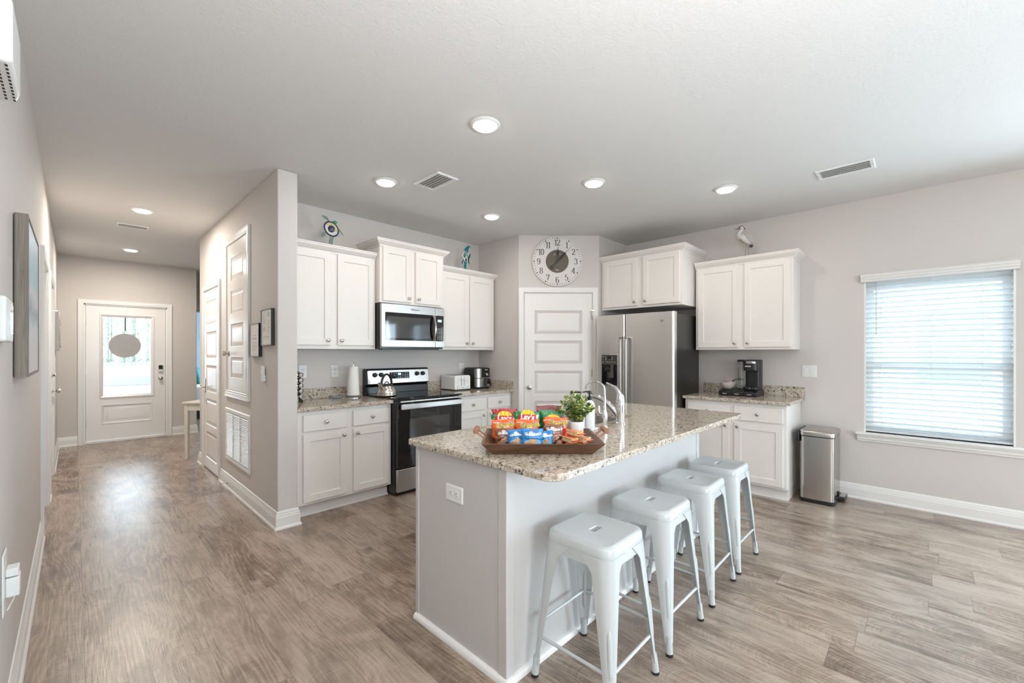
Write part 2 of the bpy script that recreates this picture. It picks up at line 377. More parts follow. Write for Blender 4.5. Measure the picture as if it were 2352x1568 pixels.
# front door
d = sroot('door_1', (0, YF, 0), 0)
casing(d, D1[0]-.02, D1[1]+.02, 2.06, FX)
g = G().box(D1[0]-.02, D1[0]-.003, -.001, .14, 0, 2.06).box(D1[1]+.003, D1[1]+.02, -.001, .14, 0, 2.06).box(D1[0]-.02, D1[1]+.02, -.001, .14, 2.045, 2.06)
g.box(D1[0]-.02, D1[0]+.012, .056, .075, 0, 2.06).box(D1[1]-.012, D1[1]+.02, .056, .075, 0, 2.06).box(D1[0]-.02, D1[1]+.02, .056, .075, 2.03, 2.06)
obj('jamb', g, 'trim', d)
obj('threshold', G().box(D1[0]-.02, D1[1]+.02, -.02, .14, 0, .036), 'trim', d, bevel=.004)
g = G(); x0, x1 = D1; gx0, gx1, gz0, gz1 = .285, .855, .69, 1.895
yy0, yy1 = .012, .055
g.box(x0, gx0, yy0, yy1, .04, 2.042).box(gx1, x1, yy0, yy1, .04, 2.042).box(gx0, gx1, yy0, yy1, gz1, 2.042)
pz = (.275, .56)
g.box(gx0, gx1, yy0, yy1, pz[1], gz0).box(gx0, gx1, yy0, yy1, .04, pz[0]).box(gx0, gx1, yy0+.02, yy1, pz[0], pz[1])
rg = [[(gx0-.005+o, yy0+dd, pz[0]-.005+o), (gx1+.005-o, yy0+dd, pz[0]-.005+o), (gx1+.005-o, yy0+dd, pz[1]+.005-o), (gx0-.005+o, yy0+dd, pz[1]+.005-o)] for o, dd in [(0, 0), (.006, -.006), (.018, -.003), (.028, .008), (.04, .008), (.075, .001)]]
g.rings(rg, cap=False); g.add(rg[-1], [(0, 1, 2, 3)])
obj('door_slab', g, 'door', d, smooth=20)
g = G(); rg = [[(gx0-.028+o, yy0+dd, gz0-.028+o), (gx1+.028-o, yy0+dd, gz0-.028+o), (gx1+.028-o, yy0+dd, gz1+.028-o), (gx0-.028+o, yy0+dd, gz1+.028-o)] for o, dd in [(0, .001), (.002, -.014), (.012, -.016), (.030, -.006), (.042, .006), (.042, .02)]]
g.rings(rg, cap=False); obj('glazing_frame', g, 'door', d, smooth=20)
obj('glass_pane', G().box(gx0, gx1, .03, .036, gz0, gz1), 'glass', d)
knob(d, .962, .012, .935, r=.028)
g = G().prism(rrect(.935, .990, 1.035, 1.145, .008), 0, .022, lambda u, v, h: (u, .012-h, v)); lk = obj('smart_lock', g, 'steel', d, bevel=.002)
obj('keypad', G().box(.938, .987, -.013, -.0102, 1.078, 1.142), 'gloss', lk)
obj('thumb_turn', G().box(.956, .968, -.022, -.0102, 1.045, 1.078, ), 'steel', lk, bevel=.003)
for z in (.30, 1.05, 1.80): hinge(d, D1[0]-.002, .006, z, .1)
obj('wreath_hook', G().box(.54, .56, .004, .012, 1.98, 2.035).cyl((.55, .006, 2.015), (.55, -.004, 2.015), .011, n=12), 'chrome', d)
tag(obj('outside_wall_sign', None or G().rings([[(.545+.187*math.cos(t)*k, y, 1.45+.187*math.sin(t)*k) for t in [2*PI*i/40 for i in range(40)]] for k, y in ((1, YF+.075), (1, YF+.087))]),
    mat('sign_board', (.80, .77, .74), .5, vary=(9, .03))), 'round grey board hanging by a strap outside the front door glass', 'sign')
sg = bpy.data.objects['outside_wall_sign']; sg.name = 'door_sign'
obj('strap', G().box(.540, .556, YF+.074, YF+.077, 1.68, 1.895), mat('grey_strap', (.16, .20, .23), .6), sg)
obj('hook', G().tube([(.533, YF+.076, 1.68), (.535, YF+.076, 1.63)], .003, 6).tube([(.563, YF+.076, 1.68), (.561, YF+.076, 1.63)], .003, 6), 'white', sg)
rr = random.Random(3)
for sx in (-1, 1):
    g = G()
    for k in range(16):
        a = (.545+sx*rr.uniform(.08, .15), YF+.09, 1.625-rr.uniform(-.01, .03)); ang = rr.uniform(0, PI); l = rr.uniform(.02, .045)
        e = (a[0]+l*math.cos(ang), a[1]+rr.uniform(0, .01), a[2]+l*.6*math.sin(ang)); g.tube([a, ((a[0]+e[0])/2, a[1], (a[2]+e[2])/2+.004), e], [.001, .0035, .001], 5)
    M.setdefault('dark_greenery', mat('dark_greenery', (.06, .12, .09), .6))
    obj('greenery_sprig', g, 'dark_greenery', sg)

# left-hand doors (front is +x)
FL = lambda a, z, h: (a, -h, z)
d = sroot('door_2', (XL, 0, 0), PI/2)      # local x -> +y, front -> +x
casing(d, L1[0], L1[1], DH, FX)
obj('jamb', G().box(L1[0], L1[0]+.015, -.0005, .12, 0, DH).box(L1[1]-.015, L1[1], -.0005, .12, 0, DH).box(L1[0], L1[1], -.0005, .12, DH-.015, DH), 'trim', d)
slab_door(d, .864, .012, 2.036, .035, [(.12, .42), (.50, .80), (.88, 1.18), (1.26, 1.56), (1.64, 1.92)], .08, L1[0]+.018)
knob(d, L1[0]+.085, .08, .93)
d = sroot('door_3', (XL, 0, 0), PI/2)
casing(d, L2[0], L2[1], DH, FX)
obj('jamb', G().box(L2[0], L2[0]+.015, -.0005, .12, 0, DH).box(L2[1]-.015, L2[1], -.0005, .12, 0, DH).box(L2[0], L2[1], -.0005, .12, DH-.015, DH), 'trim', d)
slab_door(d, .904, .012, 2.036, .035, [(.12, .42), (.50, .80), (.88, 1.18), (1.26, 1.56), (1.64, 1.92)], .002, L2[0]+.018)
knob(d, L2[1]-.085, .002, .93, r=.028, L=.065); knob(d, L2[1]-.085, .002, 1.10, r=.018, L=.03, name='deadbolt')
for z in (.3, 1.05, 1.8): hinge(d, L2[0]+.012, -.004, z)
obj('flip_latch', G().box(L2[0]+.03, L2[0]+.05, -.06, .002, 1.735, 1.75).box(L2[0]+.02, L2[0]+.06, -.004, .003, 1.71, 1.775), 'nickel', d)

# hall closet and air-handler doors (front is -x; local x -> -y)
d = sroot('door_4', (1.07, 0, 0), -PI/2)    # local x = -y
casing(d, -6.10, -5.345, DH, FX)
slab_door(d, .745, .025, 2.045, .01, [(.14, .44), (.52, .82), (.90, 1.20), (1.28, 1.58), (1.66, 1.93)], -.006, -6.095)
for z in (.28, 1.10, 1.82): hinge(d, -5.352, -.010, z)
lv = obj('door_lever', G().box(-6.055, -5.995, -.016, -.006, .88, 1.04), 'nickel', d, bevel=.004)
obj('lever', G().cyl((-6.03, -.016, .945), (-6.03, -.062, .945), .011).tube([(-6.03, -.055, .945), (-6.0, -.058, .945), (-5.92, -.056, .943)], [.011, .011, .009], 10), 'nickel', lv)
d = sroot('door_5', (1.07, 0, 0), -PI/2)
casing(d, -5.00, -4.29, 2.40, FX, z0=.975, bottom=True)
slab_door(d, .70, .98, 2.395, .01, [(1.10, 1.30), (1.40, 1.62), (1.72, 1.94), (2.04, 2.26)], -.006, -4.995, stile=.13)
knob(d, -4.94, -.006, 1.335)
for z in (1.16, 2.25): hinge(d, -4.298, -.010, z)

# pantry door on the angled wall: local x along A->B
d = sroot('door_6', (PA[0], PA[1], 0), -PI/4)
casing(d, .062, .882, DH, FX)
slab_door(d, .806, .012, 2.046, .01, [(.14, .42), (.495, .775), (.845, 1.135), (1.205, 1.49), (1.56, 1.845)][0:0] + [(.13, .40), (.485, .765), (.845, 1.125), (1.205, 1.485), (1.562, 1.845)], -.006, .069, stile=.115)
knob(d, .127, -.006, .93)
for z in (.26, 1.10, 1.83): hinge(d, .876, -.010, z)
obj('door_guard', G().box(.848, .905, -.026, -.020, 1.835, 1.85).cyl((.866, -.022, 1.74), (.866, -.022, 1.85), .005, n=8), 'nickel', d)

# window
wd = sroot('window_1', (XR, 0, 0), -PI/2)   # local x = -y ; front is -x
a0, a1 = -WY1, -WY0
obj('window_reveal', G().box(a0, a0+.012, 0, .15, WZ0, WZ1).box(a1-.012, a1, 0, .15, WZ0, WZ1).box(a0, a1, 0, .15, WZ1-.012, WZ1), 'trim', wd)
g = G(); zm = 1.235
for z0, z1, y in ((WZ0+.02, zm+.02, .085), (zm-.02, WZ1-.012, .105)):
    g.box(a0+.012, a0+.06, y, y+.025, z0, z1).box(a1-.06, a1-.012, y, y+.025, z0, z1).box(a0+.06, a1-.06, y, y+.025, z0, z0+.045).box(a0+.06, a1-.06, y, y+.025, z1-.045, z1)
obj('sash', g, 'white', wd)
obj('pane', G().box(a0+.05, a1-.05, .095, .099, WZ0+.04, zm).box(a0+.05, a1-.05, .115, .119, zm, WZ1-.03), 'glass', wd)
obj('window_sill', G().box(a0-.06, a1+.065, -.065, .15, WZ0-.02, WZ0), 'trim', wd, bevel=.006)
pr = [(0, 0), (0, -.062), (.018, -.062), (.02, -.05), (.032, -.042), (.036, -.02), (.05, -.012), (.052, 0)]
obj('apron', G().sweep([(a1+.052, 0), (a0-.047, 0)][::-1], [(-o, h) for o, h in pr], lambda a, b, h: (a, b, WZ0-.02+h)), 'trim', wd, smooth=25)
# venetian blind
bl = thing('venetian_blind', 'white slatted blind lowered over the kitchen window', 'blind', (XR, 0, WZ0), -PI/2)
obj('valance', G().sweep([(a0-.022, -.012), (a1+.018, -.012)], [(-o, h) for o, h in [(-.01, 1.36), (.012, 1.36), (.02, 1.368), (.018, 1.378), (.030, 1.386), (.026, 1.398), (.036, 1.408), (.030, 1.42), (.040, 1.430), (-.01, 1.430)]], XYZ), 'trim', bl, smooth=25)
for x in (a0-.022, a1+.008): obj('valance_return', G().box(x, x+.010, -.012, -.0005, 1.36, 1.43), 'trim', bl)
m = bpy.data.materials.new('blind_slat'); nt, b = nodes(m); b.inputs['Base Color'].default_value = (.92, .93, .93, 1); b.inputs['Roughness'].default_value = .45
tr = nt.nodes.new('ShaderNodeBsdfTranslucent'); tr.inputs['Color'].default_value = (.85, .93, .96, 1)
mx = nt.nodes.new('ShaderNodeMixShader'); mx.inputs[0].default_value = .30
nt.links.new(b.outputs[0], mx.inputs[1]); nt.links.new(tr.outputs[0], mx.inputs[2]); nt.links.new(mx.outputs[0], nt.nodes['Material Output'].inputs[0])
M['slat'] = m
g = G(); nsl = 30; tilt = math.radians(-28)
for i in range(nsl):
    z = .045 + i*.0448
    pts = [(-.025+.05*k/4, .004*(1-((k-2)/2)**2)) for k in range(5)]
    top = [(.037+u*math.cos(tilt)-v*math.sin(tilt), z+u*math.sin(tilt)+v*math.cos(tilt)) for u, v in pts]
    poly = top + [(u+.0008, v-.0024) for u, v in top[::-1]]
    g.prism(poly, a0+.008, a1-.008, lambda u, v, h: (h, u, v))
obj('slats', g, 'slat', bl)
obj('bottom_rail', G().box(a0+.008, a1-.008, .016, .058, .006, .024), 'slat', bl, bevel=.003)
g = G()
for x in (a0+.12, (a0+a1)/2-.01, a1-.17):
    for y in (.012, .062): g.cyl((x, y, .02), (x, y, 1.36), .0011, n=6)
obj('ladder_cords', g, 'white', bl)
g = G().cyl((a0+.085, .004, 1.36), (a0+.085, .004, .90), .0028, n=8).sphere((a0+.085, .004, .895), (.005, .005, .012), 8, 6)
obj('tilt_wand', g, mat('clear_grey_wand', (.45, .50, .52), .2), bl)
# out-of-frame openings keep their frames
wd2 = sroot('window_2', (XR, 0, 0), -PI/2)
g = G()
for a in (-SY1, -(SY0+SY1)/2-.03, -SY0-.06): g.box(a, a+.06, .04, .10, 0, 2.08)
obj('sliding_frame', g.box(-SY1, -SY0, .04, .10, 0, .07).box(-SY1, -SY0, .04, .10, 2.0, 2.08), 'white', wd2)
wd3 = sroot('window_3', (0, -4.6, 0), 0)
g = G()
for a in (.1, .92, 1.74): g.box(a, a+.06, -.08, -.02, .75, 2.15)
obj('window_frame', g.box(.1, 1.8, -.08, -.02, .75, .81).box(.1, 1.8, -.08, -.02, 2.09, 2.15), 'white', wd3)

# outdoors
M['concrete'] = mat('pale_concrete', (.30, .30, .295), .9, vary=(6, .08))
M['lawn'] = mat('lawn_green', (.16, .24, .09), .9, vary=(14, .35))
struct(obj('ground', G().box(-60, 90, -60, 160, -.30, -.10), 'concrete'))
M['siding'] = mat('house_siding', (.58, .60, .60), .7)
h = thing('neighbour_house', 'pale sided house seen through the kitchen blinds', 'house', (9.0, 0, -.1))
obj('walls', G().box(0, .3, -6, 7, 0, 3.0), 'siding', h)
hw = obj('window', G().box(-.04, 0, -.75, .15, 1.0, 2.15), mat('house_window_trim', (.75, .78, .8), .4), h)
obj('pane', G().box(-.05, -.04, -.68, .08, 1.06, 2.08), mat('house_window_pane', (.30, .37, .40), .12), hw)
obj('roof', G().prism([(-.6, 2.95), (4, 4.9), (4, 4.8), (-.6, 2.85)], -6.4, 7.4, lambda u, v, hh: (u, hh, v)), mat('roof_shingle', (.2, .19, .18), .9, vary=(20, .3)), h)
M['road'] = mat('asphalt', (.07, .085, .11), .9, vary=(.5, .25))
struct(obj('road_1', G().box(-30, 50, 25.2, 33.5, -.105, -.08), 'road')); struct(obj('road_2', G().box(-30, 60, 63, 73, -.105, -.08), 'road'))
for x, lb in ((.95, 'left'), (2.62, 'right')):
    tag(obj('survey_stake', G().box(x-.03, x+.03, 24.5, 24.56, -.1, .46), 'white', bevel=.004), 'white survey stake seen in the %s of the front door glass, before the road' % lb, 'stake', 'survey stakes by the road')
M['leaf_out'] = mat('pine_foliage', (.21, .30, .18), .8, vary=(.8, .40)); M['bark_out'] = mat('pine_bark', (.26, .25, .24), .9)
rr = random.Random(5)
spots = [(2.2, 84), (4.9, 84), (7.6, 84), (3.5, 88), (6.3, 88), (9.0, 88), (2.8, 92), (5.6, 92), (8.4, 92), (4.2, 96), (7.1, 96), (10.2, 96)]
for i, (x, y) in enumerate(spots):
    t = thing('pine_tree', 'slim tall pine tree beyond the road outside the front door', 'tree', (x, y, -.1), group='pines across the road')
    obj('trunk', G().tube([(0, 0, 0), (.05, 0, 6), (0, .05, 20)], [.11, .09, .04], 8), 'bark_out', t)
    g = G()
    for k in range(1900):
        a = rr.uniform(0, 2*PI); zz = rr.uniform(0, 1)**1.2*18; r = rr.uniform(.05, 1.15); s = rr.uniform(.05, .15)
        c = Vector((r*math.cos(a), r*math.sin(a), zz)); u = Vector((rr.uniform(-1, 1), rr.uniform(-1, 1), rr.uniform(-.6, .6))).normalized()*s; q = u.cross(Vector((rr.uniform(-1, 1), rr.uniform(-1, 1), 1))).normalized()*s*.6
        g.add([c-u, c+q, c+u, c-q], [(0, 1, 2, 3)])
    obj('foliage', g, 'leaf_out', t, smooth=None)
# ------------------------------------------------------------------ kitchen cabinets
def shaker(parent, x0, x1, z0, z1, yf, name='door', t=.019, rail=.056, rec=.009):
    g = G(); y = yf-t
    R = lambda o, yy: [(x0+o, yy, z0+o), (x1-o, yy, z0+o), (x1-o, yy, z1-o), (x0+o, yy, z1-o)]
    g.rings([R(0, yf), R(0, y+.002), R(.002, y), R(rail, y), R(rail+.003, y+.003), R(rail+.004, y+rec)], cap=False)
    g.add(R(rail+.004, y+rec), [(0, 1, 2, 3)]); g.add(R(0, yf), [(0, 1, 2, 3)])
    return obj(name, g, 'cab', parent, smooth=None)
def front(parent, x0, x1, z0, z1, yf, name='drawer', t=.019):
    return obj(name, G().box(x0, x1, yf-t, yf, z0, z1), 'cab', parent, bevel=.003)
def pull(parent, x, y, z):
    prof = [(.008, 0), (.006, .004), (.0055, .012), (.013, .018), (.0155, .023), (.0135, .028), (.006, .031), (.0008, .0315)]
    return obj('knob', G().lathe(prof, n=18, mx=Matrix.Translation((x, y, z)) @ Matrix.Rotation(PI/2, 4, 'X')), 'nickel', parent)
def base_cabinet(label, loc, rz, W, cols, D=.592, ends=(0, 0)):
    t = thing('base_cabinet', label, 'cabinet', loc, rz, None)
    g = G().box(0, W, -D, -.004, .105, .868).box(ends[0], W-ends[1], -D+.068, -.004, 0, .105)
    obj('carcass', g, 'cab', t, bevel=.0015)
    obj('toe_moulding', G().sweep([(ends[0], -D+.068), (W-ends[1], -D+.068)][::-1], [(0, 0), (.014, 0), (.012, .010), (.004, .017), (0, .018)], XYZ), 'trim', t)
    for (a, b, dk, kx) in cols:
        d = front(t, a, b, .70, .833, -D); pull(d, (a+b)/2, -D-.019, .767)
        d = shaker(t, a, b, .128, .675, -D); pull(d, kx, -D-.019, .637)
    return t
def crown(parent, path, z):
    pr = [(0, 0), (.006, 0), (.008, .012), (.018, .018), (.034, .036), (.044, .046), (.046, .056), (.052, .060), (.052, .068), (0, .068)]
    return obj('crown_moulding', G().sweep(path, pr, lambda a, b, h: (a, b, z+h)), 'cab', parent, smooth=25)
def wall_cabinet(label, loc, rz, W, D, z0, z1, doors, dz, path, cz):
    t = thing('wall_cabinet', label, 'cabinet', loc, rz)
    obj('carcass', G().box(0, W, -D, -.002, z0, z1), 'cab', t, bevel=.0015)
    for a, b, kx, kz in doors:
        d = shaker(t, a, b, dz[0], dz[1], -D); pull(d, kx, -D-.019, kz)
    crown(t, path, cz)
    return t
# range wall (local x = world x - x0, front is -y)
X1, X2, X3, X4 = 1.217, 2.075, 2.843, 3.687
base_cabinet('white two-door base cabinet left of the stove, against the hall partition', (X1, YK, 0), 0, X2-X1-.004,
             [(1.282-X1, 1.640-X1, 0, 1.610-X1), (1.699-X1, 2.050-X1, 0, 1.732-X1)])
base_cabinet('white two-door base cabinet right of the stove, under the toaster and air fryer', (X3+.004, YK, 0), 0, X4-X3-.004,
             [(2.882-X3, 3.250-X3, 0, 3.218-X3), (3.293-X3, 3.650-X3, 0, 3.326-X3)])
D = .31
wall_cabinet('white two-door wall cabinet left of the microwave, the glass turtle on its top', (X1, YK, 0), 0, 2.062-X1, D, 1.375, 2.262,
             [(1.262-X1, 1.622-X1, 1.592-X1, 1.452), (1.684-X1, 2.044-X1, 1.716-X1, 1.452)], (1.41, 2.243), [(2.062-X1, -D), (0, -D)], 2.246)
wall_cabinet('tall-crowned white wall cabinet directly above the microwave', (2.066, YK, 0), 0, .762, .39, 1.832, 2.40,
             [(.030, .345, .315, 1.895), (.400, .722, .430, 1.895)], (1.853, 2.380), [(.762, -.003), (.762, -.39), (0, -.39), (0, -.003)], 2.384)
wall_cabinet('white two-door wall cabinet right of the microwave, the glass fish on its top', (2.832, YK, 0), 0, .835, D, 1.375, 2.262,
             [(.024, .409, .378, 1.452), (.435, .800, .467, 1.452)], (1.41, 2.243), [(.835, -.003), (.835, -D), (0, -D)], 2.246)
# fridge wall (local x = y0 - world y, front is -x)
wall_cabinet('deep white wall cabinet above the refrigerator', (XR, 2.786, 0), -PI/2, .974, .61, 1.846, 2.43,
             [(.036, .470, .440, 1.915), (.540, .950, .572, 1.915)], (1.872, 2.412), [(.974, -.003), (.974, -.61), (0, -.61)], 2.41)
wall_cabinet('white two-door wall cabinet over the coffee maker, a heron figure on its top', (XR, 1.786, 0), -PI/2, .90, .31, 1.372, 2.255,
             [(.026, .430, .398, 1.440), (.484, .880, .516, 1.440)], (1.397, 2.237), [(.90, -.003), (.90, -.31), (0, -.31)], 2.24)
base_cabinet('white two-door base cabinet under the coffee maker, beside the steel bin', (XR, 1.786, 0), -PI/2, .905,
             [(.030, .425, 0, .395), (.474, .878, 0, .506)], D=.595)

# ------------------------------------------------------------------ granite tops
def top_slab(g, outline, z0, z1, e=.005):
    c = Vector((sum(p[0] for p in outline)/len(outline), sum(p[1] for p in outline)/len(outline)))
    def ins(o):
        n = len(outline); out = []
        for i in range(n):
            p, a, b = Vector(outline[i]), Vector(outline[i-1]), Vector(outline[(i+1) % n])
            d0 = (p-a).normalized(); d1 = (b-p).normalized(); n0 = Vector((-d0.y, d0.x)); n1 = Vector((-d1.y, d1.x)); m_ = n0+n1
            out.append(p + m_*(o*2/m_.length_squared))
        return out
    rg = [[(p.x, p.y, z) for p in ins(o)] for o, z in ((e, z0), (0, z0+e*.6), (0, z1-e), (e*.3, z1-e*.3), (e, z1))]
    return g, rg
def counter(label, loc, rz, W, Dp, splash, cat='countertop'):
    t = thing('countertop', label, cat, loc, rz)
    g, rg = top_slab(G(), [(0, -Dp), (W, -Dp), (W, -.001), (0, -.001)], .87, .90)
    g.rings(rg); obj('slab', g, 'granite', t, smooth=None)
    obj('backsplash', G().box(0, W if 'B' not in splash else splash['B'], -.021, -.001, .9005, 1.003), 'granite', t, bevel=.002)
    if 'L' in splash: obj('side_splash', G().box(0, .02, -Dp+splash['L'], -.022, .9005, 1.003), 'granite', t, bevel=.002)
    if 'R' in splash: obj('side_splash', G().box(W-.02, W, -Dp+splash['R'], -.022, .9005, 1.003), 'granite', t, bevel=.002)
    return t
counter('granite countertop left of the stove with the paper towel on it', (1.2165, YK, 0), 0, X2-1.2165-.002, .638, {'L': .01})
counter('granite countertop right of the stove with the toaster and air fryer on it', (X3+.002, YK, 0), 0, 3.6885-X3-.002, .638, {'R': .01})
counter('granite countertop beside the refrigerator with the coffee maker on it', (XR, 1.80, 0), -PI/2, .952, .638, {})
# island
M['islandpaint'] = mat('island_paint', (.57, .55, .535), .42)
t = thing('kitchen_island', 'white painted kitchen island base with an outlet on its narrow end', 'island', (1.215, 1.21, 0))
IW, ID = 2.03, .645
g = G().box(0, IW, 0, .02, 0, .8695).box(0, IW, ID-.02, ID, 0, .8695).box(0, .02, .02, ID-.02, 0, .8695).box(IW-.02, IW, .02, ID-.02, 0, .8695).box(.02, IW-.02, .02, ID-.02, .08, .10)
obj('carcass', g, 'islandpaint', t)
for x, sx in ((0, -1), (IW, 1)):
    for y in (0, ID):
        yy = (y-.004, y+.045) if y == 0 else (y-.022, y+.004)
        xx = (x-.005, x+.045) if sx < 0 else (x-.045, x+.005)
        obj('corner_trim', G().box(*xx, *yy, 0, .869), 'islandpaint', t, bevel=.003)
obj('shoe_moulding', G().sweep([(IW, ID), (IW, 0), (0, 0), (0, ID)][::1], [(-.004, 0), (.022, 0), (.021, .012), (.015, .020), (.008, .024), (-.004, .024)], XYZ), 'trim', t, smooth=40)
t = thing('island_countertop', 'large granite island top with rounded corners and a sink cut-out', 'countertop', (0, 0, 0))
cx0, cx1, cy0, cy1 = 1.188, 3.385, .943, 1.91
def arc(cx, cy, r, a0, a1, n=8): return [(cx+r*math.cos(math.radians(a0+(a1-a0)*k/n)), cy+r*math.sin(math.radians(a0+(a1-a0)*k/n))) for k in range(n+1)]
r = .075
out = arc(cx0+r, cy0+r, r, 180, 270) + arc(cx1-.02, cy0+.02, .02, 270, 360, 5) + arc(cx1-.02, cy1-.02, .02, 0, 90, 5) + arc(cx0+.03, cy1-.03, .03, 90, 180, 5)
g, rg = top_slab(G(), out, .87, .90, .006)
g.rings(rg, cap=False)
sx0, sx1, sy0, sy1 = 1.95, 2.72, 1.452, 1.79; xm = 2.3
hole = rrect(sx0, sx1, sy0, sy1, .03, 4)           # counter-clockwise from the upper right corner
topo = [(p[0], p[1]) for p in rg[-1]]
def half(pts, side): return [p for p in pts if (p[0] > xm) == side]
nA = 9; Lf = topo[:nA]; Rt = topo[nA:nA+12]; Lb = topo[nA+12:]
hr = [p for p in hole if p[0] > xm]; hl = [p for p in hole if p[0] < xm]
hr_up = hole[0:5]; hl_up = hole[5:10]; hl_dn = hole[10:15]; hr_dn = hole[15:20]
ym0, ym1 = rg[-1][0][1], 0
fy_, by_ = topo[nA-1][1], Lb[0][1]
left = Lf + [(xm, fy_), (xm, sy0)] + (hl_dn[::-1] + hl_up[::-1]) + [(xm, sy1), (xm, by_)] + Lb
right = [(xm, sy0), (xm, fy_)] + Rt + [(xm, by_), (xm, sy1)] + hr_up[::-1] + hr_dn[::-1]
for z in (.90, .8701):
    for poly in (left, right): g.add([(x, y, z) for x, y in poly], [tuple(range(len(poly)))])
hn = len(hole); g.add([(x, y, .8701) for x, y in hole] + [(x, y, .90) for x, y in hole], [(i, (i+1) % hn, hn+(i+1) % hn, hn+i) for i in range(hn)])
obj('slab', g, 'granite', t, smooth=None)
s = thing('sink', 'stainless steel sink set under the island top behind the faucet', 'sink', (0, 0, 0))
o2 = rrect(sx0-.006, sx1+.006, sy0-.006, sy1+.006, .035, 4); o3 = rrect(sx0+.01, sx1-.01, sy0+.01, sy1-.01, .05, 4)
g = G(); g.rings([[(x, y, .869) for x, y in rrect(sx0-.02, sx1+.02, sy0-.02, sy1+.02, .04, 4)], [(x, y, .869) for x, y in o2], [(x, y, .70) for x, y in o3]], cap=False)
g.add([(x, y, .70) for x, y in o3], [tuple(range(len(o3)))])
obj('basin', g, 'steel', s, smooth=40)
obj('drain', G().lathe([(.045, .7005), (.045, .703), (.03, .702), (.002, .7015)], ((sx0+sx1)/2, (sy0+sy1)/2, 0), 24), 'chrome', s)

# ------------------------------------------------------------------ stove
t = thing('stove', 'black and steel electric stove between the white base cabinets', 'stove', (2.0785, YK, 0), 0)
W = .761
obj('case', G().box(0, W, -.655, -.02, .015, .895), 'blackpaint', t, bevel=.004)
obj('cooktop', G().box(-.001, W+.001, -.700, -.085, .896, .915), 'gloss', t, bevel=.004)
for x, y, r in ((.20, -.54, .115), (.56, -.54, .09), (.20, -.25, .09), (.56, -.25, .115)):
    g = G(); g.rings([[(x+q*math.cos(2*PI*k/40), y+q*math.sin(2*PI*k/40), .9152) for k in range(40)] for q in (r, r-.003)], cap=False)
    obj('burner_ring', g, mat('burner_print', (.10, .10, .10), .3), t)
od = obj('oven_door', G().box(.004, W-.004, -.700, -.657, .262, .868), 'gloss', t, bevel=.005)
obj('window', G().prism(rrect(.125, .60, .50, .715, .012), -.7006, -.7000, lambda u, v, h: (u, h, v)), mat('oven_window', (.035, .032, .030), .06, spec=.8), od)
g = G().prism(rrect(.015, W-.015, .812, .862, .010), -.748, -.730, lambda u, v, h: (u, h, v)); hd = obj('handle', g, 'steelh', od, bevel=.004)
for x in (.04, W-.04): obj('bracket', G().box(x-.014, x+.014, -.731, -.700, .82, .855), 'black', hd, bevel=.003)
obj('storage_drawer', G().box(.004, W-.004, -.690, -.657, .040, .252), 'steelh', t, bevel=.006)
obj('vent_trim', G().box(.03, W-.03, -.704, -.695, .874, .888), 'steelh', t, bevel=.002)
# backguard
pf = [(-.085, .915), (-.085, .985), (-.062, .990), (-.105, 1.012), (-.088, 1.155), (-.075, 1.172), (-.02, 1.175), (-.02, .90), (-.06, .90)]
obj('backguard', G().prism(pf, 0, W, lambda u, v, h: (h, u, v)), 'blackpaint', t, bevel=.003)
sl = math.atan2(.017, .143)
def bgp(x, s, o):      # point on the sloped control panel: s along the slope from its lower edge, o out of it
    return (x, -.105+s*math.sin(sl)-o*math.cos(sl), 1.012+s*math.cos(sl)-o*math.sin(sl)*-1*-1)
bp_ = obj('control_panel', G().prism(rrect(.012, W-.006, .004, .146, .012), .0005, .006, lambda u, v, h: bgp(u, v, h)), 'steelh', t, bevel=.002)
dp = obj('display', G().prism(rrect(.262, .502, .052, .122, .003), .006, .0075, lambda u, v, h: bgp(u, v, h)), 'gloss', bp_)
obj('clock_readout', G().prism(rrect(.362, .398, .090, .112, .002), .0076, .0082, lambda u, v, h: bgp(u, v, h)), 'lcd', dp)
obj('readout_digits', remap(text_geo('8:18', .017), lambda x, y, z: bgp(.380+x, .101+y, .0086)), 'iconwhite', dp)
g = G()
for u, v in ((.285, .108), (.315, .108), (.345, .108), (.32, .088), (.365, .068), (.392, .068), (.45, .110), (.478, .110), (.45, .088), (.478, .088), (.45, .066), (.478, .066), (.42, .1)):
    disc(g, (u, v), .0045, lambda a, b: bgp(a, b, .0077), 10)
obj('button_marks', g, 'iconwhite', dp)
for x in (.093, .163, .600, .676):
    c = bgp(x, .098, .006); mx = Matrix.Translation(c) @ Matrix.Rotation(PI/2-sl, 4, 'X')
    k_ = obj('control_knob', G().lathe([(.024, 0), (.024, .006), (.020, .010), (.019, .026), (.016, .029), (.001, .029)], n=24, mx=mx).box(-.005, .005, -.019, .019, .026, .036, mx), 'black', bp_, bevel=.001)
    obj('pointer', G().box(-.0012, .0012, .008, .018, .0361, .0366, mx), 'iconwhite', k_)

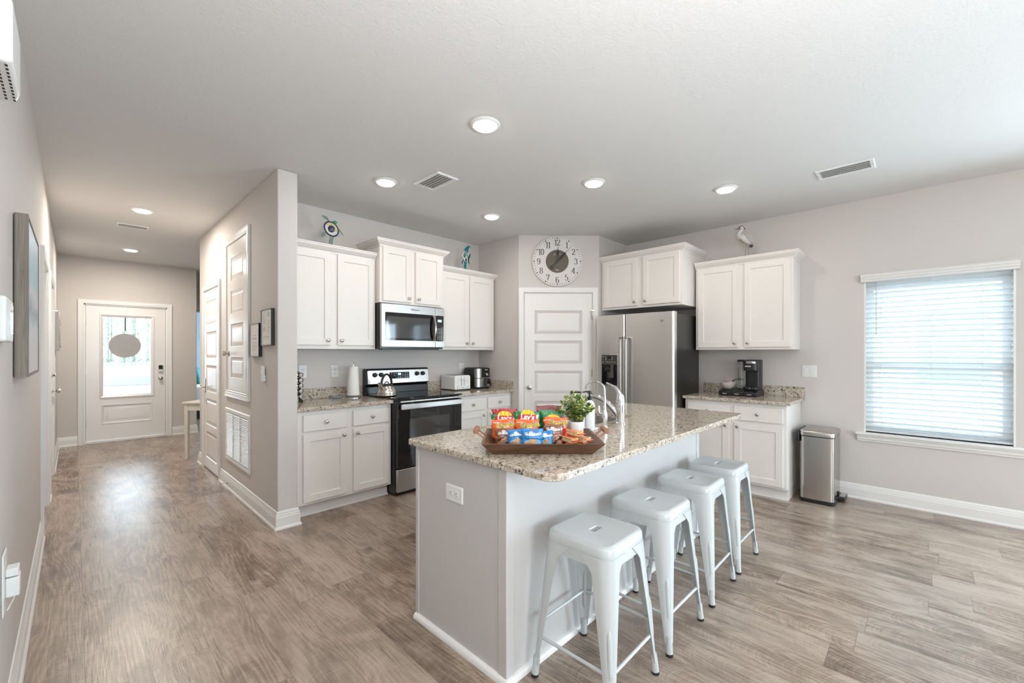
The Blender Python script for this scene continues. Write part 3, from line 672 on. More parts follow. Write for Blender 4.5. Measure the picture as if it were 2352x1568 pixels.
# ------------------------------------------------------------------ microwave
t = thing('microwave', 'over-the-range steel microwave with a black glass door above the stove', 'microwave', (2.069, YK, 0), 0)
W = .756; y0 = -.395; z0, z1 = 1.392, 1.826
obj('case', G().box(0, W, y0+.012, -.003, z0-.012, z1), 'blackpaint', t, bevel=.003)
md = obj('door', G().prism(rrect(.002, .634, z0+.006, z1-.002, .006), y0-.022, y0+.011, lambda u, v, h: (u, h, v)), 'steelh', t, bevel=.004)
obj('door_glass', G().prism(rrect(.042, .632, z0+.072, z1-.085, .012), y0-.0235, y0-.0218, lambda u, v, h: (u, h, v)), 'gloss', md)
obj('door_window', G().prism(rrect(.055, .56, z0+.095, z1-.125, .006), y0-.0239, y0-.0234, lambda u, v, h: (u, h, v)), mat('microwave_window', (.05, .05, .05), .05, spec=.9), md)
g = G(); pts = []
for k in range(17):
    a = k/16; pts.append((.604, y0-.024-.042*math.sin(PI*a)**.8, z0+.075+a*.272))
for i, p in enumerate(pts): pass
rg = [[(p[0]-.013, p[1], p[2]), (p[0]+.013, p[1], p[2]), (p[0]+.010, p[1]-.011, p[2]), (p[0]-.010, p[1]-.011, p[2])] for p in pts]
obj('handle', G().rings(rg), 'steel', md, smooth=50)
cp = obj('control_panel', G().prism(rrect(.636, W-.002, z0+.006, z1-.002, .006), y0-.022, y0+.011, lambda u, v, h: (u, h, v)), 'steelh', t, bevel=.004)
obj('keypad', G().prism(rrect(.638, W-.014, z0+.072, z1-.085, .010), y0-.0235, y0-.0218, lambda u, v, h: (u, h, v)), 'gloss', cp)
obj('display', G().prism(rrect(.664, .716, z1-.155, z1-.128, .002), y0-.0242, y0-.0236, lambda u, v, h: (u, h, v)), mat('pale_lcd', (.35, .45, .60), .3, emit=(.5, .65, .9), estr=.5), cp)
g = G()
for i in range(3):
    for z in (.205, .188, .171, .154, .130, .113, .096): g.add([(.666+i*.022+a*.005, y0-.0237, z0+z+b*.003+.0) for a, b in ((-1, -1), (1, -1), (1, 1), (-1, 1))], [(0, 1, 2, 3)])
obj('key_marks', g, 'iconwhite', cp)
obj('brand_lettering', remap(text_geo('Whirlpool', .026, bold=.0006), lambda x, y, z: (.385+x, y0-.0225, z1-.044+y)), mat('grey_print', (.10, .10, .10), .5), md)
obj('vent_grille', G().box(.04, W-.04, y0+.03, y0+.10, z0-.020, z0-.012), 'black', t)
obj('cooktop_lamp', G().box(.50, .66, y0+.12, y0+.20, z0-.016, z0-.0118), mat('lamp_cover', (.35, .30, .24), .3), t)

# ------------------------------------------------------------------ refrigerator (front is -x)
t = thing('refrigerator', 'side-by-side steel refrigerator with a black case and door dispenser', 'refrigerator', (XR, 2.722, 0), -PI/2)
W = .916; yd = -(XR-4.20)
obj('case', G().box(.004, W-.004, yd+.075, -.16, .02, 1.745), 'fridgeside', t, bevel=.005)
def fdoor(x0, x1, name, hole=None):
    z0, z1 = .055, 1.762
    r = .022
    pf = [(x0, yd+.072), (x0, yd+r)] + [(x0+r-r*math.cos(a), yd+r-r*math.sin(a)) for a in (PI/8, PI/4, 3*PI/8, PI/2)] + [(x1-r+r*math.sin(a), yd+r-r*math.cos(a)) for a in (0, PI/8, PI/4, 3*PI/8, PI/2)] + [(x1, yd+.072)]
    return obj(name, G().prism(pf, z0, z1, XYZ), 'fridgesteel', t, smooth=30)
fa = fdoor(.002, .364, 'freezer_door'); fb = fdoor(.370, W-.002, 'fresh_food_door')
for o, x in ((fa, .335), (fb, .402)):
    g = G().rings([[(x-.017, yd-dy, z), (x+.017, yd-dy, z), (x+.014, yd-dy-.020, z), (x-.014, yd-dy-.020, z)] for z, dy in ((.42, .0), (.45, .035), (.50, .042), (1.44, .042), (1.49, .035), (1.512, .0))])
    obj('handle', g, 'steel', o, bevel=.004)
    obj('end_cap', G().box(x-.017, x+.017, yd-.05, yd-.0005, 1.500, 1.518), 'steelh', o, bevel=.003)
ds = obj('dispenser_frame', G().prism(rrect(.072, .287, .962, 1.325, .016), yd-.008, yd+.002, lambda u, v, h: (u, h, v)), 'steelh', fa, bevel=.003)
obj('control_panel', G().prism(rrect(.083, .276, 1.215, 1.314, .005), yd-.0095, yd-.0081, lambda u, v, h: (u, h, v)), mat('olive_panel', (.055, .052, .04), .3), ds)
g = G()
for u, v in ((.100, 1.295), (.100, 1.235), (.135, 1.243), (.160, 1.237), (.188, 1.237), (.216, 1.237), (.250, 1.237), (.137, 1.290), (.215, 1.290), (.137, 1.27), (.215, 1.27)):
    disc(g, (u, v), .005, lambda a, b: (a, yd-.0098, b), 8)
obj('panel_marks', g, 'iconwhite', ds)
obj('panel_display', G().box(.150, .204, yd-.0102, yd-.0096, 1.272, 1.300), 'gloss', ds)
cav = G(); x0, x1, z0, z1 = .083, .276, .978, 1.212
cav.rings([[(x0, yd-.0095, z0), (x1, yd-.0095, z0), (x1, yd-.0095, z1), (x0, yd-.0095, z1)], [(x0+.004, yd-.0090, z0+.004), (x1-.004, yd-.0090, z0+.004), (x1-.004, yd-.0090, z1-.004), (x0+.004, yd-.0090, z1-.004)]], cap=False)
cav.add([(x0+.004, yd-.0090, z0+.004), (x1-.004, yd-.0090, z0+.004), (x1-.004, yd-.0090, z1-.004), (x0+.004, yd-.0090, z1-.004)], [(0, 1, 2, 3)])
obj('dispenser_well', cav, 'gloss', ds)
obj('paddle', G().prism([(.195, 1.205), (.240, 1.205), (.232, 1.165), (.238, 1.06), (.190, 1.06), (.203, 1.165)], yd-.020, yd-.010, lambda u, v, h: (u, h, v)), mat('smoked_paddle', (.10, .075, .06), .15), ds, bevel=.003)
obj('drip_tray', G().box(.083, .276, yd-.024, yd-.008, .962, .974), 'steelh', ds, bevel=.003)
bd = obj('badge', G().lathe([(.021, 0), (.021, .003), (.018, .004), (.001, .004)], n=28, mx=Matrix.Translation((.790, yd, 1.678)) @ Matrix.Rotation(PI/2, 4, 'X')), 'steel', fb)
g = G(); g.rings([[(.790+q*math.cos(2*PI*k/28), yd-.0042, 1.678+q*math.sin(2*PI*k/28)) for k in range(28)] for q in (.0175, .0155)], cap=False)
gt = remap(text_geo('GE', .019, shear=.3), lambda x, y, z: (.790+x, yd-.0043, 1.678+y)); g.add(gt.v, gt.f)
obj('monogram', g, mat('badge_print', (.25, .24, .23), .4), bd)
obj('hinge_cover', G().box(.80, .90, yd+.03, yd+.12, 1.746, 1.772), 'black', t, bevel=.004)
obj('kick_grille', G().box(.01, W-.01, yd+.04, yd+.075, .012, .05), 'black', t)
# ------------------------------------------------------------------ ceiling fittings
lights = [(1.755, 1.934, 'recessed ceiling light nearest the camera, the largest disc, above the island end'),
 (1.774, 3.161, 'recessed ceiling light left of the square ceiling vent, before the range wall'),
 (2.975, 1.950, 'recessed ceiling light in front of the wall clock, above the island sink'),
 (3.869, 1.215, 'recessed ceiling light nearest the slotted vent, in front of the heron cabinet'),
 (2.975, 3.179, 'small recessed ceiling light deepest in the kitchen corner, before the pantry'),
 (.463, 5.50, 'recessed hall ceiling light on the near side of the hall vent'),
 (.534, 7.722, 'recessed hall ceiling light nearest the front door')]
def recessed():
    t = thing('recessed_light', '', 'ceiling light', (0, 0, CEIL))
    obj('trim_ring', G().lathe([(.093, -.0005), (.093, -.004), (.086, -.010), (.070, -.013), (.066, -.013), (.066, -.002)], n=40), 'white', t)
    obj('lens', G().lathe([(.0655, -.012), (.062, -.020), (.045, -.024), (.001, -.025)], n=32), 'lamp', t)
    l = bpy.data.lights.new('lamp', 'AREA'); l.shape = 'DISK'; l.size = .12; l.energy = LAMP_W; l.color = (1, .925, .83)
    o = bpy.data.objects.new('lamp', l); COL.objects.link(o); o.parent = t; o.location = (0, 0, -.028)
    return t
LAMP_W = 2.4
proto = recessed()
for i, (x, y, lb) in enumerate(lights):
    o = proto if i == 0 else copy_tree(proto)
    o.location = (x, y, CEIL); tag(o, lb, 'ceiling light', 'recessed ceiling lights')
    if y > 5:
        for k in kids(o):
            if k.type == 'LIGHT': k.data = k.data.copy(); k.data.energy = 15.5
def vent(label, x0, x1, y0, y1, n, ang, ax='y', border=.03):
    t = thing('ceiling_vent', label, 'vent', ((x0+x1)/2, (y0+y1)/2, CEIL)); a, b = (x1-x0)/2, (y1-y0)/2
    R = lambda o, z: [(-a+o, -b+o, z), (a-o, -b+o, z), (a-o, b-o, z), (-a+o, b-o, z)]
    obj('frame', G().rings([R(0, -.0005), R(0, -.003), R(.006, -.011), (R(border-.004, -.009)), R(border, -.002), R(border, -.0005)], cap=False), 'white', t, smooth=20)
    obj('backing', G().box(-a+border, a-border, -b+border, b-border, -.0025, -.0005), mat('duct_shadow', (.50, .49, .48), .8), t)
    g = G(); ca, sa = math.cos(ang), math.sin(ang); ins = border-.002
    for i in range(n):
        if ax == 'y':
            c = -a+border+(2*a-2*border)*(i+.5)/n; hw = (2*a-2*border)/n*.40
            g.add([(c-hw*ca, -b+ins, -.008-hw*sa), (c+hw*ca, -b+ins, -.008+hw*sa), (c+hw*ca, b-ins, -.008+hw*sa), (c-hw*ca, b-ins, -.008-hw*sa)], [(0, 1, 2, 3)])
        else:
            c = -b+border+(2*b-2*border)*(i+.5)/n; hw = (2*b-2*border)/n*.40
            g.add([(-a+ins, c-hw*ca, -.008-hw*sa), (-a+ins, c+hw*ca, -.008+hw*sa), (a-ins, c+hw*ca, -.008+hw*sa), (a-ins, c-hw*ca, -.008-hw*sa)], [(0, 1, 2, 3)])
    o = obj('louvres', g, 'white', t, smooth=None)
    s = o.modifiers.new('solid', 'SOLIDIFY'); s.thickness = .0015
    g = G()
    for s_ in (-1, 1): g.cyl((0 if ax == 'y' else s_*(a-.012), s_*(b-.012) if ax == 'y' else 0, -.0085), (0 if ax == 'y' else s_*(a-.012), s_*(b-.012) if ax == 'y' else 0, -.0115), .004, n=8)
    for k, sgn in enumerate((-1, 1)):
        p = (0, sgn*(b-.014), 0) if ax == 'y' else (sgn*(a-.014), 0, 0)
        obj('screw', G().cyl((p[0], p[1], -.009), (p[0], p[1], -.0122), .004, n=8), 'nickel', t)
vent('square white ceiling vent with five louvres above the stove aisle', 1.95, 2.155, 2.69, 3.03, 5, math.radians(28))
vent('slotted white ceiling vent near the window wall', 3.985, 4.20, .258, .610, 4, math.radians(32))
vent('white hall ceiling vent between the two hall lights', .315, .585, 6.20, 6.345, 4, math.radians(25), 'x', .022)

# ------------------------------------------------------------------ bar stools
def make_stool():
    t = thing('bar_stool', '', 'stool', (0, 0, 0))
    hz = .612
    RR = lambda h, r, z: [(x, y, z) for x, y in rrect(-h, h, -h, h, r, 5)]
    slot = rrect(-.034, .034, -.0135, .0135, .0128, 5)
    g = G()
    g.rings([[(x*1.02, y*1.04, hz-.022) for x, y in slot], [(x*1.02, y*1.04, hz-.006) for x, y in slot], [(x*1.10, y*1.22, hz-.003) for x, y in slot],
             RR(.122, .030, hz-.003), RR(.129, .034, hz-.0005), RR(.137, .040, hz), RR(.146, .046, hz-.004), RR(.1515, .050, hz-.013), RR(.153, .051, hz-.036), RR(.150, .049, hz-.036), RR(.148, .047, hz-.012), RR(.120, .034, hz-.010), [(x*1.3, y*1.5, hz-.010) for x, y in slot], [(x*1.06, y*1.10, hz-.022) for x, y in slot]], cap=False)
    obj('seat', g, 'stool', t, smooth=40)
    g = G(); g.rings([RR(.1505, .050, hz-.034), RR(.1535, .051, hz-.080), RR(.1505, .049, hz-.080), RR(.148, .047, hz-.034)], cap=False)
    obj('apron', g, 'stool', t, smooth=40)
    for sx, sy in ((-1, -1), (1, -1), (1, 1), (-1, 1)):
        def sec(z):
            k = (hz-.045-z)/(hz-.075); k = max(0, k); h = .1545+(.188-.1545)*k
            wl = .082+(.024-.082)*min(1, k*1.02); fl = max(0, .045*(1-k/.10))**1 if k < .10 else 0
            wl += fl; r = min(.050-.030*k, wl*.92)
            arcp = [(h-wl, h), (h-r*1.0-(wl-r)*.45, h)] + [(h-r+r*math.sin(a), h-r+r*math.cos(a)) for a in [PI/2*i/6 for i in range(7)]] + [(h, h-r-(wl-r)*.45), (h, h-wl)]
            tk = .004
            inn = [(x-tk, y-tk) for x, y in arcp]; inn[0] = (arcp[0][0], arcp[0][1]-tk); inn[-1] = (arcp[-1][0]-tk, arcp[-1][1])
            return [(sx*x, sy*y, z) for x, y in arcp + inn[::-1]]
        lg = obj('leg', G().rings([sec(z) for z in (hz-.045, hz-.075, hz-.088, hz-.105, .40, .30, .20, .12, .055)]), 'stool', t, smooth=50)
        f = lambda z: .1545+(.188-.1545)*((hz-.045-z)/(hz-.075))
        g = G(); pts = []
        for i in range(9):
            z = .335-.20*i/8; q = f(z)-.0125*(1.0); pts.append((sx*q, sy*q, z))
        obj('leg_rib', G().tube(pts, [.0015, .0085, .0095, .0095, .0095, .0095, .0092, .008, .0015], 10), 'stool', lg)
        q0, q1 = f(.062)-.013, f(.014)-.011
        ft = obj('foot_sleeve', G().tube([(sx*q0, sy*q0, .085), (sx*(q0+.002), sy*(q0+.002), .05), (sx*q1, sy*q1, .012)], [.0135, .0145, .0155], 14), 'stool', lg)
        obj('foot_cap', G().cyl((sx*q1, sy*q1, .0125), (sx*(q1+.001), sy*(q1+.001), 0), .0162, .0155, 16), 'rubber', lg)
    for a, b, z in (((-1, 1), (-1, -1), .170), ((-1, -1), (1, -1), .170), ((1, -1), (1, 1), .222), ((-1, 1), (1, 1), .222)):
        q = .1545+(.188-.1545)*((hz-.045-z)/(hz-.075))-.010
        A = Vector((a[0]*q, a[1]*q, z)); B = Vector((b[0]*q, b[1]*q, z)); d = (B-A).normalized()
        obj('rail', G().tube([A+d*.004, A+d*.03, B-d*.03, B-d*.004], [.0085, .0068, .0068, .0085], 10), 'stool', t)
    return t
st = make_stool()
for i, (x, y, lb) in enumerate([(1.512, .983, 'white metal bar stool nearest the camera, fully in front of the island'),
      (2.012, .985, 'second white metal bar stool counted from the camera along the island'),
      (2.522, .985, 'third white metal bar stool counted from the camera along the island'),
      (2.985, .985, 'white metal bar stool farthest from the camera, near the coffee cabinet')]):
    o = st if i == 0 else copy_tree(st)
    o.location = (x, y, 0); o.rotation_euler.z = math.radians([0.6, -.5, .8, -.4][i]); tag(o, lb, 'stool', 'bar stools along the island')

# ------------------------------------------------------------------ steel step bin
t = thing('step_bin', 'slim stainless steel step bin beside the coffee base cabinet', 'bin', (4.785, .688, 0), 0)
a, b = .195, .127
RB = lambda o, z, bul=0: [(x, y, z) for x, y in rrect(-a-o, a+o, -b-o, b+o, .038, 5)]
obj('base', G().rings([RB(.003, 0), RB(.004, .03), RB(-.002, .034)]), 'black', t, smooth=40)
M['binsteel'] = mat('polished_brushed_steel', (.50, .47, .44), .17, 1, bump=(25, .10, (60, 60, 1)))
obj('body', G().rings([RB(0, .034), RB(0, .588)]), 'binsteel', t, smooth=40)
obj('lid_gasket', G().rings([RB(-.003, .587), RB(-.003, .597)]), 'black', t, smooth=40)
obj('lid', G().rings([RB(.003, .596), RB(.004, .624), RB(0, .636), RB(-.012, .643), RB(-.05, .645)]), 'binsteel', t, smooth=50)
obj('hinge_housing', G().box(-a+.005, a-.05, b, b+.024, .535, .638), 'black', t, bevel=.008)
pd = obj('pedal', G().box(-.02, .155, -b-.055, -b+.01, .012, .05).box(.02, .04, -b-.012, -b, .04, .09), 'black', t, bevel=.008)
obj('pedal_plate', G().box(-.005, .14, -b-.052, -b-.012, .0505, .054), 'steel', pd)

# ------------------------------------------------------------------ wall plates
def plate(name, label, cat, loc, rz, w_, h_, kind, group=None):
    t = thing(name, label, cat, loc, rz)
    if group: t['group'] = group
    g = G(); R = lambda o, y: [(x, y, z) for x, z in rrect(-w_/2+o, w_/2-o, -h_/2+o, h_/2-o, .004, 2)]
    obj('cover_plate', G().rings([R(0, -.0005), R(0, -.003), R(.004, -.0065)]), 'white', t, smooth=30)
    def recept(cx, cz, rot):
        C = lambda u, v: (cx+(u if not rot else v), cz+(v if not rot else -u))
        g = G(); poly = []
        for k in range(24):
            an = 2*PI*k/24; poly.append(C(max(-.0165, min(.0165, .0185*math.cos(an))), .0165*math.sin(an)*.86))
        o = obj('receptacle', G().prism(poly, -.0085, -.006, lambda u, v, h: (u, h, v)), 'white', t, bevel=.0008)
        for du, dv, su, sv in ((-.0065, .003, .0011, .004), (.0065, .003, .0011, .0034), (0, -.0075, .0023, .0023)):
            x0, z0 = C(du, dv); sx, sz = (su, sv) if not rot else (sv, su)
            obj('slot', G().box(x0-sx, x0+sx, -.0088, -.0084, z0-sz, z0+sz), 'darkslot', o)
    if kind == 'duplex': recept(0, .0195, False); recept(0, -.0195, False)
    if kind == 'duplex_h': recept(-.0195, 0, True); recept(.0195, 0, True)
    if kind == 'rockers':
        for x in (-.023, .023):
            o = obj('rocker', G().prism([(-.033, -.0062), (.033, -.0062), (.033, -.0085), (0, -.0105), (-.033, -.0115)], x-.0165, x+.0165, lambda u, v, h: (h, v, u)), 'white', t, bevel=.001)
    return t
plate('wall_outlet', 'white outlet plate on the kitchen wall left of the paper towel', 'outlet', (1.795, YK, 1.157), 0, .073, .117, 'duplex')
plate('wall_outlet', 'white outlet plate on the kitchen wall behind the toaster', 'outlet', (3.398, YK, 1.153), 0, .073, .117, 'duplex')
plate('wall_outlet', 'white outlet plate on the kitchen wall above the spice carousel', 'outlet', (1.493, YK, 1.163), 0, .073, .117, 'duplex')
plate('island_outlet', 'white outlet plate set sideways in the island end panel', 'outlet', (1.215, 1.545, .695), -PI/2, .122, .075, 'duplex_h')
plate('light_switch', 'double rocker switch plate on the wall right of the coffee maker', 'switch', (XR, .811, 1.158), -PI/2, .121, .117, 'rockers')

# ------------------------------------------------------------------ hall, right-hand wall (local x = -y)
t = thing('return_air_grille', 'white louvred return grille below the tall closet door in the hall', 'vent', (1.07, 4.64, .535), -PI/2)
a, b = .425, .258
R = lambda o, y: [(-a+o, y, -b+o), (a-o, y, -b+o), (a-o, y, b-o), (-a+o, y, b-o)]
obj('frame', G().rings([R(0, -.0005), R(0, -.006), R(.008, -.013), R(.040, -.010), R(.044, -.001), R(.044, -.0005)], cap=False), 'white', t, smooth=20)
obj('backing', G().box(-a+.04, a-.04, -.002, -.0005, -b+.04, b-.04), mat('filter_grey', (.30, .29, .28), .9), t)
g = G()
for i in range(26):
    z = -b+.052+i*(2*b-.10)/25.5
    g.add([(-a+.042, -.002, z+.008), (a-.042, -.002, z+.008), (a-.042, -.0115, z-.002), (-a+.042, -.0115, z-.002)], [(0, 1, 2, 3)])
o = obj('louvres', g, 'white', t, smooth=None); s = o.modifiers.new('solid', 'SOLIDIFY'); s.thickness = .001
g = G()
for x in (-.125, .125): obj('divider_bar', G().box(x-.006, x+.006, -.012, -.002, -b+.042, b-.042), 'white', t)
def framed(label, yc, zc, w_, h_, lines):
    t = thing('framed_notice', label, 'framed notice', (1.07, yc, zc), -PI/2)
    a, b = w_/2, h_/2; R = lambda o, y: [(-a+o, y, -b+o), (a-o, y, -b+o), (a-o, y, b-o), (-a+o, y, b-o)]
    obj('frame', G().rings([R(0, -.0005), R(0, -.026), R(.005, -.026), R(.006, -.0215)], cap=False), 'blackpaint', t, smooth=20)
    pg = obj('page', G().box(-a+.005, a-.005, -.021, -.004, -b+.005, b-.005), mat('notice_paper', (.78, .76, .73), .6), t)
    g = G()
    for x0, x1, z, hh in lines: g.add([(x0, -.0214, z-hh), (x1, -.0214, z-hh), (x1, -.0214, z+hh), (x0, -.0214, z+hh)], [(0, 1, 2, 3)])
    obj('print', g, mat('notice_print', (.42, .41, .40), .6), pg)
rr = random.Random(2)
ln = [(-.045-rr.uniform(0, .03), .045+rr.uniform(0, .03), -.02-.0115*i, .0016) for i in range(7)] + [(-.06, .06, .012, .004), (-.03, .03, .04, .003), (-.015, .015, -.115, .002)]
framed('left and lower of the two black framed notices on the hall wall', 4.019, 1.446, .256, .276, ln)
ln = [(-.085, -.010-rr.uniform(0, .03), .095-.012*i, .0018) for i in range(6)] + [(-.085, -.02, -.002-.009*i, .002) for i in range(4)] + [(.02, .085-rr.uniform(0, .03), .05-.018*i, .0022) for i in range(6)] + [(-.085, .07, -.075, .003), (-.07, .05, -.09, .0015), (.03, .045, .10, .016), (.06, .07, .10, .016), (.045, .06, .113, .003), (.045, .06, .087, .003)]
framed('right and upper of the two black framed notices on the hall wall', 3.705, 1.540, .258, .284, ln)
t = thing('fan_remote', 'slim white remote in its wall cradle below the framed notices', 'remote', (1.07, 3.817, 1.172), -PI/2)
obj('cradle', G().prism(rrect(-.027, .027, -.062, -.012, .008), -.022, -.0005, lambda u, v, h: (u, h, v)), 'white', t, bevel=.003)
rm = obj('body', G().prism([(-.055, -.004), (.062, -.004), (.062, -.020), (.035, -.025), (-.055, -.021)], -.021, .021, lambda u, v, h: (h, v, u)), 'white', t, bevel=.004)
obj('button', G().cyl((0, -.022, .040), (0, -.0255, .040), .005, n=12), mat('grey_button', (.30, .31, .33), .4), rm)
def stop(label, loc, rz):
    t = thing('door_stop', label, 'door stop', loc, rz)
    pts = [(.0045*math.cos(k*.9), -.012-.06*k/70, .0045*math.sin(k*.9)) for k in range(71)]
    obj('spring', G().tube(pts, .0011, 5), 'nickel', t); obj('mount', G().cyl((0, 0, 0), (0, -.012, 0), .010, n=14), 'nickel', t); obj('tip', G().cyl((0, -.07, 0), (0, -.082, 0), .008, n=12), 'white', t)
stop('spring door stop on the hall baseboard below the return grille', (1.055, 4.95, .055), -PI/2)
stop('spring door stop on the left hall baseboard near the front door', (XL+.015, 8.2, .055), PI/2)
# corner side table, turned 45 degrees
c = .6965*.0; t = thing('side_table', 'small cream side table with straight legs behind the closet corner', 'table', (.963, 6.667, 0), AZ-PI/2)
M['cream'] = mat('cream_paint', (.70, .65, .57), .4)
S = .37
obj('tabletop', G().box(-.022, S+.0, -.022, S, .700, .722), 'cream', t, bevel=.004)
obj('apron', G().box(.0, S-.03, .004, .022, .615, .700).box(.004, .022, .0, S-.03, .615, .700).box(S-.05, S-.032, .0, S-.03, .615, .700).box(0, S-.03, S-.05, S-.032, .615, .700), 'cream', t)
for x, y in ((.018, .018), (S-.045, .018), (.018, S-.045), (S-.045, S-.045)):
    obj('leg', G().rings([[(x+sx*h, y+sy*h, z) for sx, sy in ((-1, -1), (1, -1), (1, 1), (-1, 1))] for z, h in ((0, .014), (.08, .017), (.6, .022), (.699, .022))]), 'cream', t, bevel=.002)
# bedroom glimpse
M['linen'] = mat('white_linen', (.75, .76, .78), .9, bump=(14, .35)); M['teal'] = mat('teal_fabric', (.02, .20, .24), .75, vary=(12, .5))
t = thing('bed', 'white made bed glimpsed through the bedroom doorway', 'bed', (1.55, 10.5, 0))
obj('frame', G().box(0, 1.6, 0, 2.05, .18, .34).box(.03, .09, .03, .09, 0, .18).box(1.5, 1.57, .03, .09, 0, .18).box(.03, .09, 1.9, 2.0, 0, .18).box(1.5, 1.57, 1.9, 2.0, 0, .18), 'greywood', t)
obj('mattress', G().box(.01, 1.59, .02, 2.03, .34, .60), 'linen', t, bevel=.04, seg=3)
obj('duvet', G().box(-.02, 1.62, -.02, 1.5, .32, .66), 'linen', t, bevel=.05, seg=3)
def pillow(label, loc, m, w_=.5, h_=.42, rz=0, lean=.5):
    g = G(); rg = []
    N = 14
    for i in range(N+1):
        u = -1+2*i/N; row = []
        for k in range(24):
            a = 2*PI*k/24; ww = max(.02, (1-abs(u)**3.2)); row.append((w_/2*u, .085*math.sin(a)*ww, h_/2*math.copysign(abs(math.cos(a))**.5, math.cos(a))*(1-.12*abs(u)**4)))
        rg.append(row)
    g.rings(rg); mx = Matrix.Translation((0, 0, h_/2)) @ Matrix.Rotation(-lean*0, 4, 'X'); g.v = [tuple(mx @ Vector(p)) for p in g.v]
    o = obj('pillow', g, m, smooth=80); o.location = loc; o.rotation_euler = (-.25, 0, rz); tag(o, label, 'pillow'); return o
pillow('teal patterned pillow standing on the white bed', (1.93, 11.45, .665), 'teal', .42, .36, PI/2*.9)
pillow('plump white pillow in front of the teal one on the bed', (1.72, 11.25, .665), 'linen', .4, .22, PI/2*.9)

# ------------------------------------------------------------------ left wall (local x = y, front = +x)
t = thing('beach_picture', 'deep canvas of a pale beach in a grey wooden frame on the left wall', 'picture', (XL, 2.93, 1.57), PI/2)
a, b = .35, .327
R = lambda o, y: [(-a+o, y, -b+o), (a-o, y, -b+o), (a-o, y, b-o), (-a+o, y, b-o)]
obj('frame', G().rings([R(.006, -.002), R(0, -.006), R(0, -.042), R(.012, -.042), R(.012, -.036)], cap=False), 'greywoodv', t, smooth=20)
m = bpy.data.materials.new('beach_print'); nt, bs = nodes(m); tc = nt.nodes.new('ShaderNodeTexCoord'); sx = nt.nodes.new('ShaderNodeSeparateXYZ'); nt.links.new(tc.outputs['Object'], sx.inputs[0])
zz = math_(nt, 'ADD', math_(nt, 'MULTIPLY', sx.outputs[2], 1.5), .5)
nz = noise(nt, tc.outputs['Object'], 9, 5, .6, 1.2); zz = math_(nt, 'ADD', zz, math_(nt, 'MULTIPLY', math_(nt, 'SUBTRACT', nz, .5), .30))
r = ramp(nt, [(.08, (.62, .58, .55)), (.30, (.58, .57, .58)), (.42, (.25, .33, .38)), (.55, (.60, .62, .63)), (.64, (.38, .56, .66)), (.95, (.42, .56, .66))]); nt.links.new(zz, r.inputs['Fac'])
nt.links.new(r.outputs['Color'], bs.inputs['Base Color']); bs.inputs['Roughness'].default_value = .5; M['beach'] = m
obj('canvas', G().box(-a+.011, a-.011, -.039, -.004, -b+.011, b-.011), 'beach', t)
t = thing('small_canvas', 'small thick canvas on the left wall near the front door', 'picture', (XL, 7.8, 1.62), PI/2)
obj('canvas', G().box(-.28, .28, -.040, -.001, -.25, .25), mat('grey_canvas', (.50, .49, .48), .8), t, bevel=.004)
rr = random.Random(9); g = G()
for k in range(16):
    y, z = rr.uniform(-.22, .22), rr.uniform(-.2, .2); g.sphere((y, -.041, z), (.045, .008, .05), 10, 6)
obj('relief', g, mat('driftwood_relief', (.42, .38, .35), .8), t)
t = thing('thermostat', 'white thermostat with a glossy screen beside the beach picture', 'thermostat', (XL, 2.14, 1.447), PI/2)
obj('body', G().box(-.11, .10, -.024, -.0005, -.072, .070), 'white', t, bevel=.008, seg=3)
obj('screen', G().box(-.01, .085, -.0252, -.0240, -.045, .052), mat('glossy_screen', (.35, .42, .42), .03, spec=1), t)
t = thing('door_chime', 'white door chime box with slotted grille high on the left wall', 'door chime', (XL, 1.80, 2.165), PI/2)
obj('cover', G().prism([(-.13, -.001), (.145, -.001), (.150, -.03), (.135, -.052), (.09, -.060), (-.13, -.060)], -.085, .085, lambda u, v, h: (u, v, h)), 'white', t, bevel=.012, seg=3)
g = G()
for r_ in range(2):
    for k in range(11):
        y = -.11+k*.022; g.box(y, y+.011, -.050+r_*.016, -.045+r_*.016, -.0858, -.0850)
obj('sound_slots', g, 'darkslot', t)
t = thing('phone_jack_plate', 'tall white wall plate with a power adapter low on the left wall', 'outlet', (XL, 2.245, .56), PI/2)
obj('cover_plate', G().box(-.05, .05, -.006, -.0005, -.104, .104), 'white', t, bevel=.003)
t = thing('power_adapter', 'white power adapter plugged into the plate low on the left wall', 'adapter', (XL, 2.27, .545), PI/2)
obj('body', G().box(-.03, .03, -.038, -.006, -.040, .025).box(-.028, .028, -.036, -.006, .028, .055), 'white', t, bevel=.003)
obj('cord', G().tube([(.0, -.022, -.042), (.005, -.024, -.055), (0, -.016, -.075), (-.01, -.0085, -.090)], .002, 6), 'white', t)
# ------------------------------------------------------------------ things on the counters of the range wall
CT = .9003
t = thing('paper_towel_roll', 'white paper towel roll on a chrome holder left of the stove', 'paper towel', (1.905, 4.02, CT))
obj('roll', G().lathe([(.016, .030), (.058, .026), (.060, .034), (.056, .12), (.050, .22), (.046, .302), (.044, .308), (.016, .306)], n=36), 'paper', t, smooth=50)
hd = obj('holder', G().lathe([(.075, 0), (.075, .004), (.07, .007), (.012, .010), (.006, .02), (.006, .322), (.001, .323)], n=32), 'chrome', t)
obj('ring_top', G().tube([(.013*math.cos(a), 0, .331+.013*math.sin(a)) for a in [2*PI*k/20 for k in range(21)]], .0028, 8), 'chrome', hd)
t = tag(obj('spoon_rest', G().lathe([(.001, .004), (.035, .004), (.048, .012), (.052, .022), (.055, .022), (.051, .010), (.037, 0), (.001, 0)], n=32), mat('clear_blue_glass', (.80, .90, .97), .03, trans=.9, ior=1.4), smooth=40), 'clear glass spoon rest on the counter left of the paper towel', 'spoon rest')
t.location = (1.765, 4.06, CT)
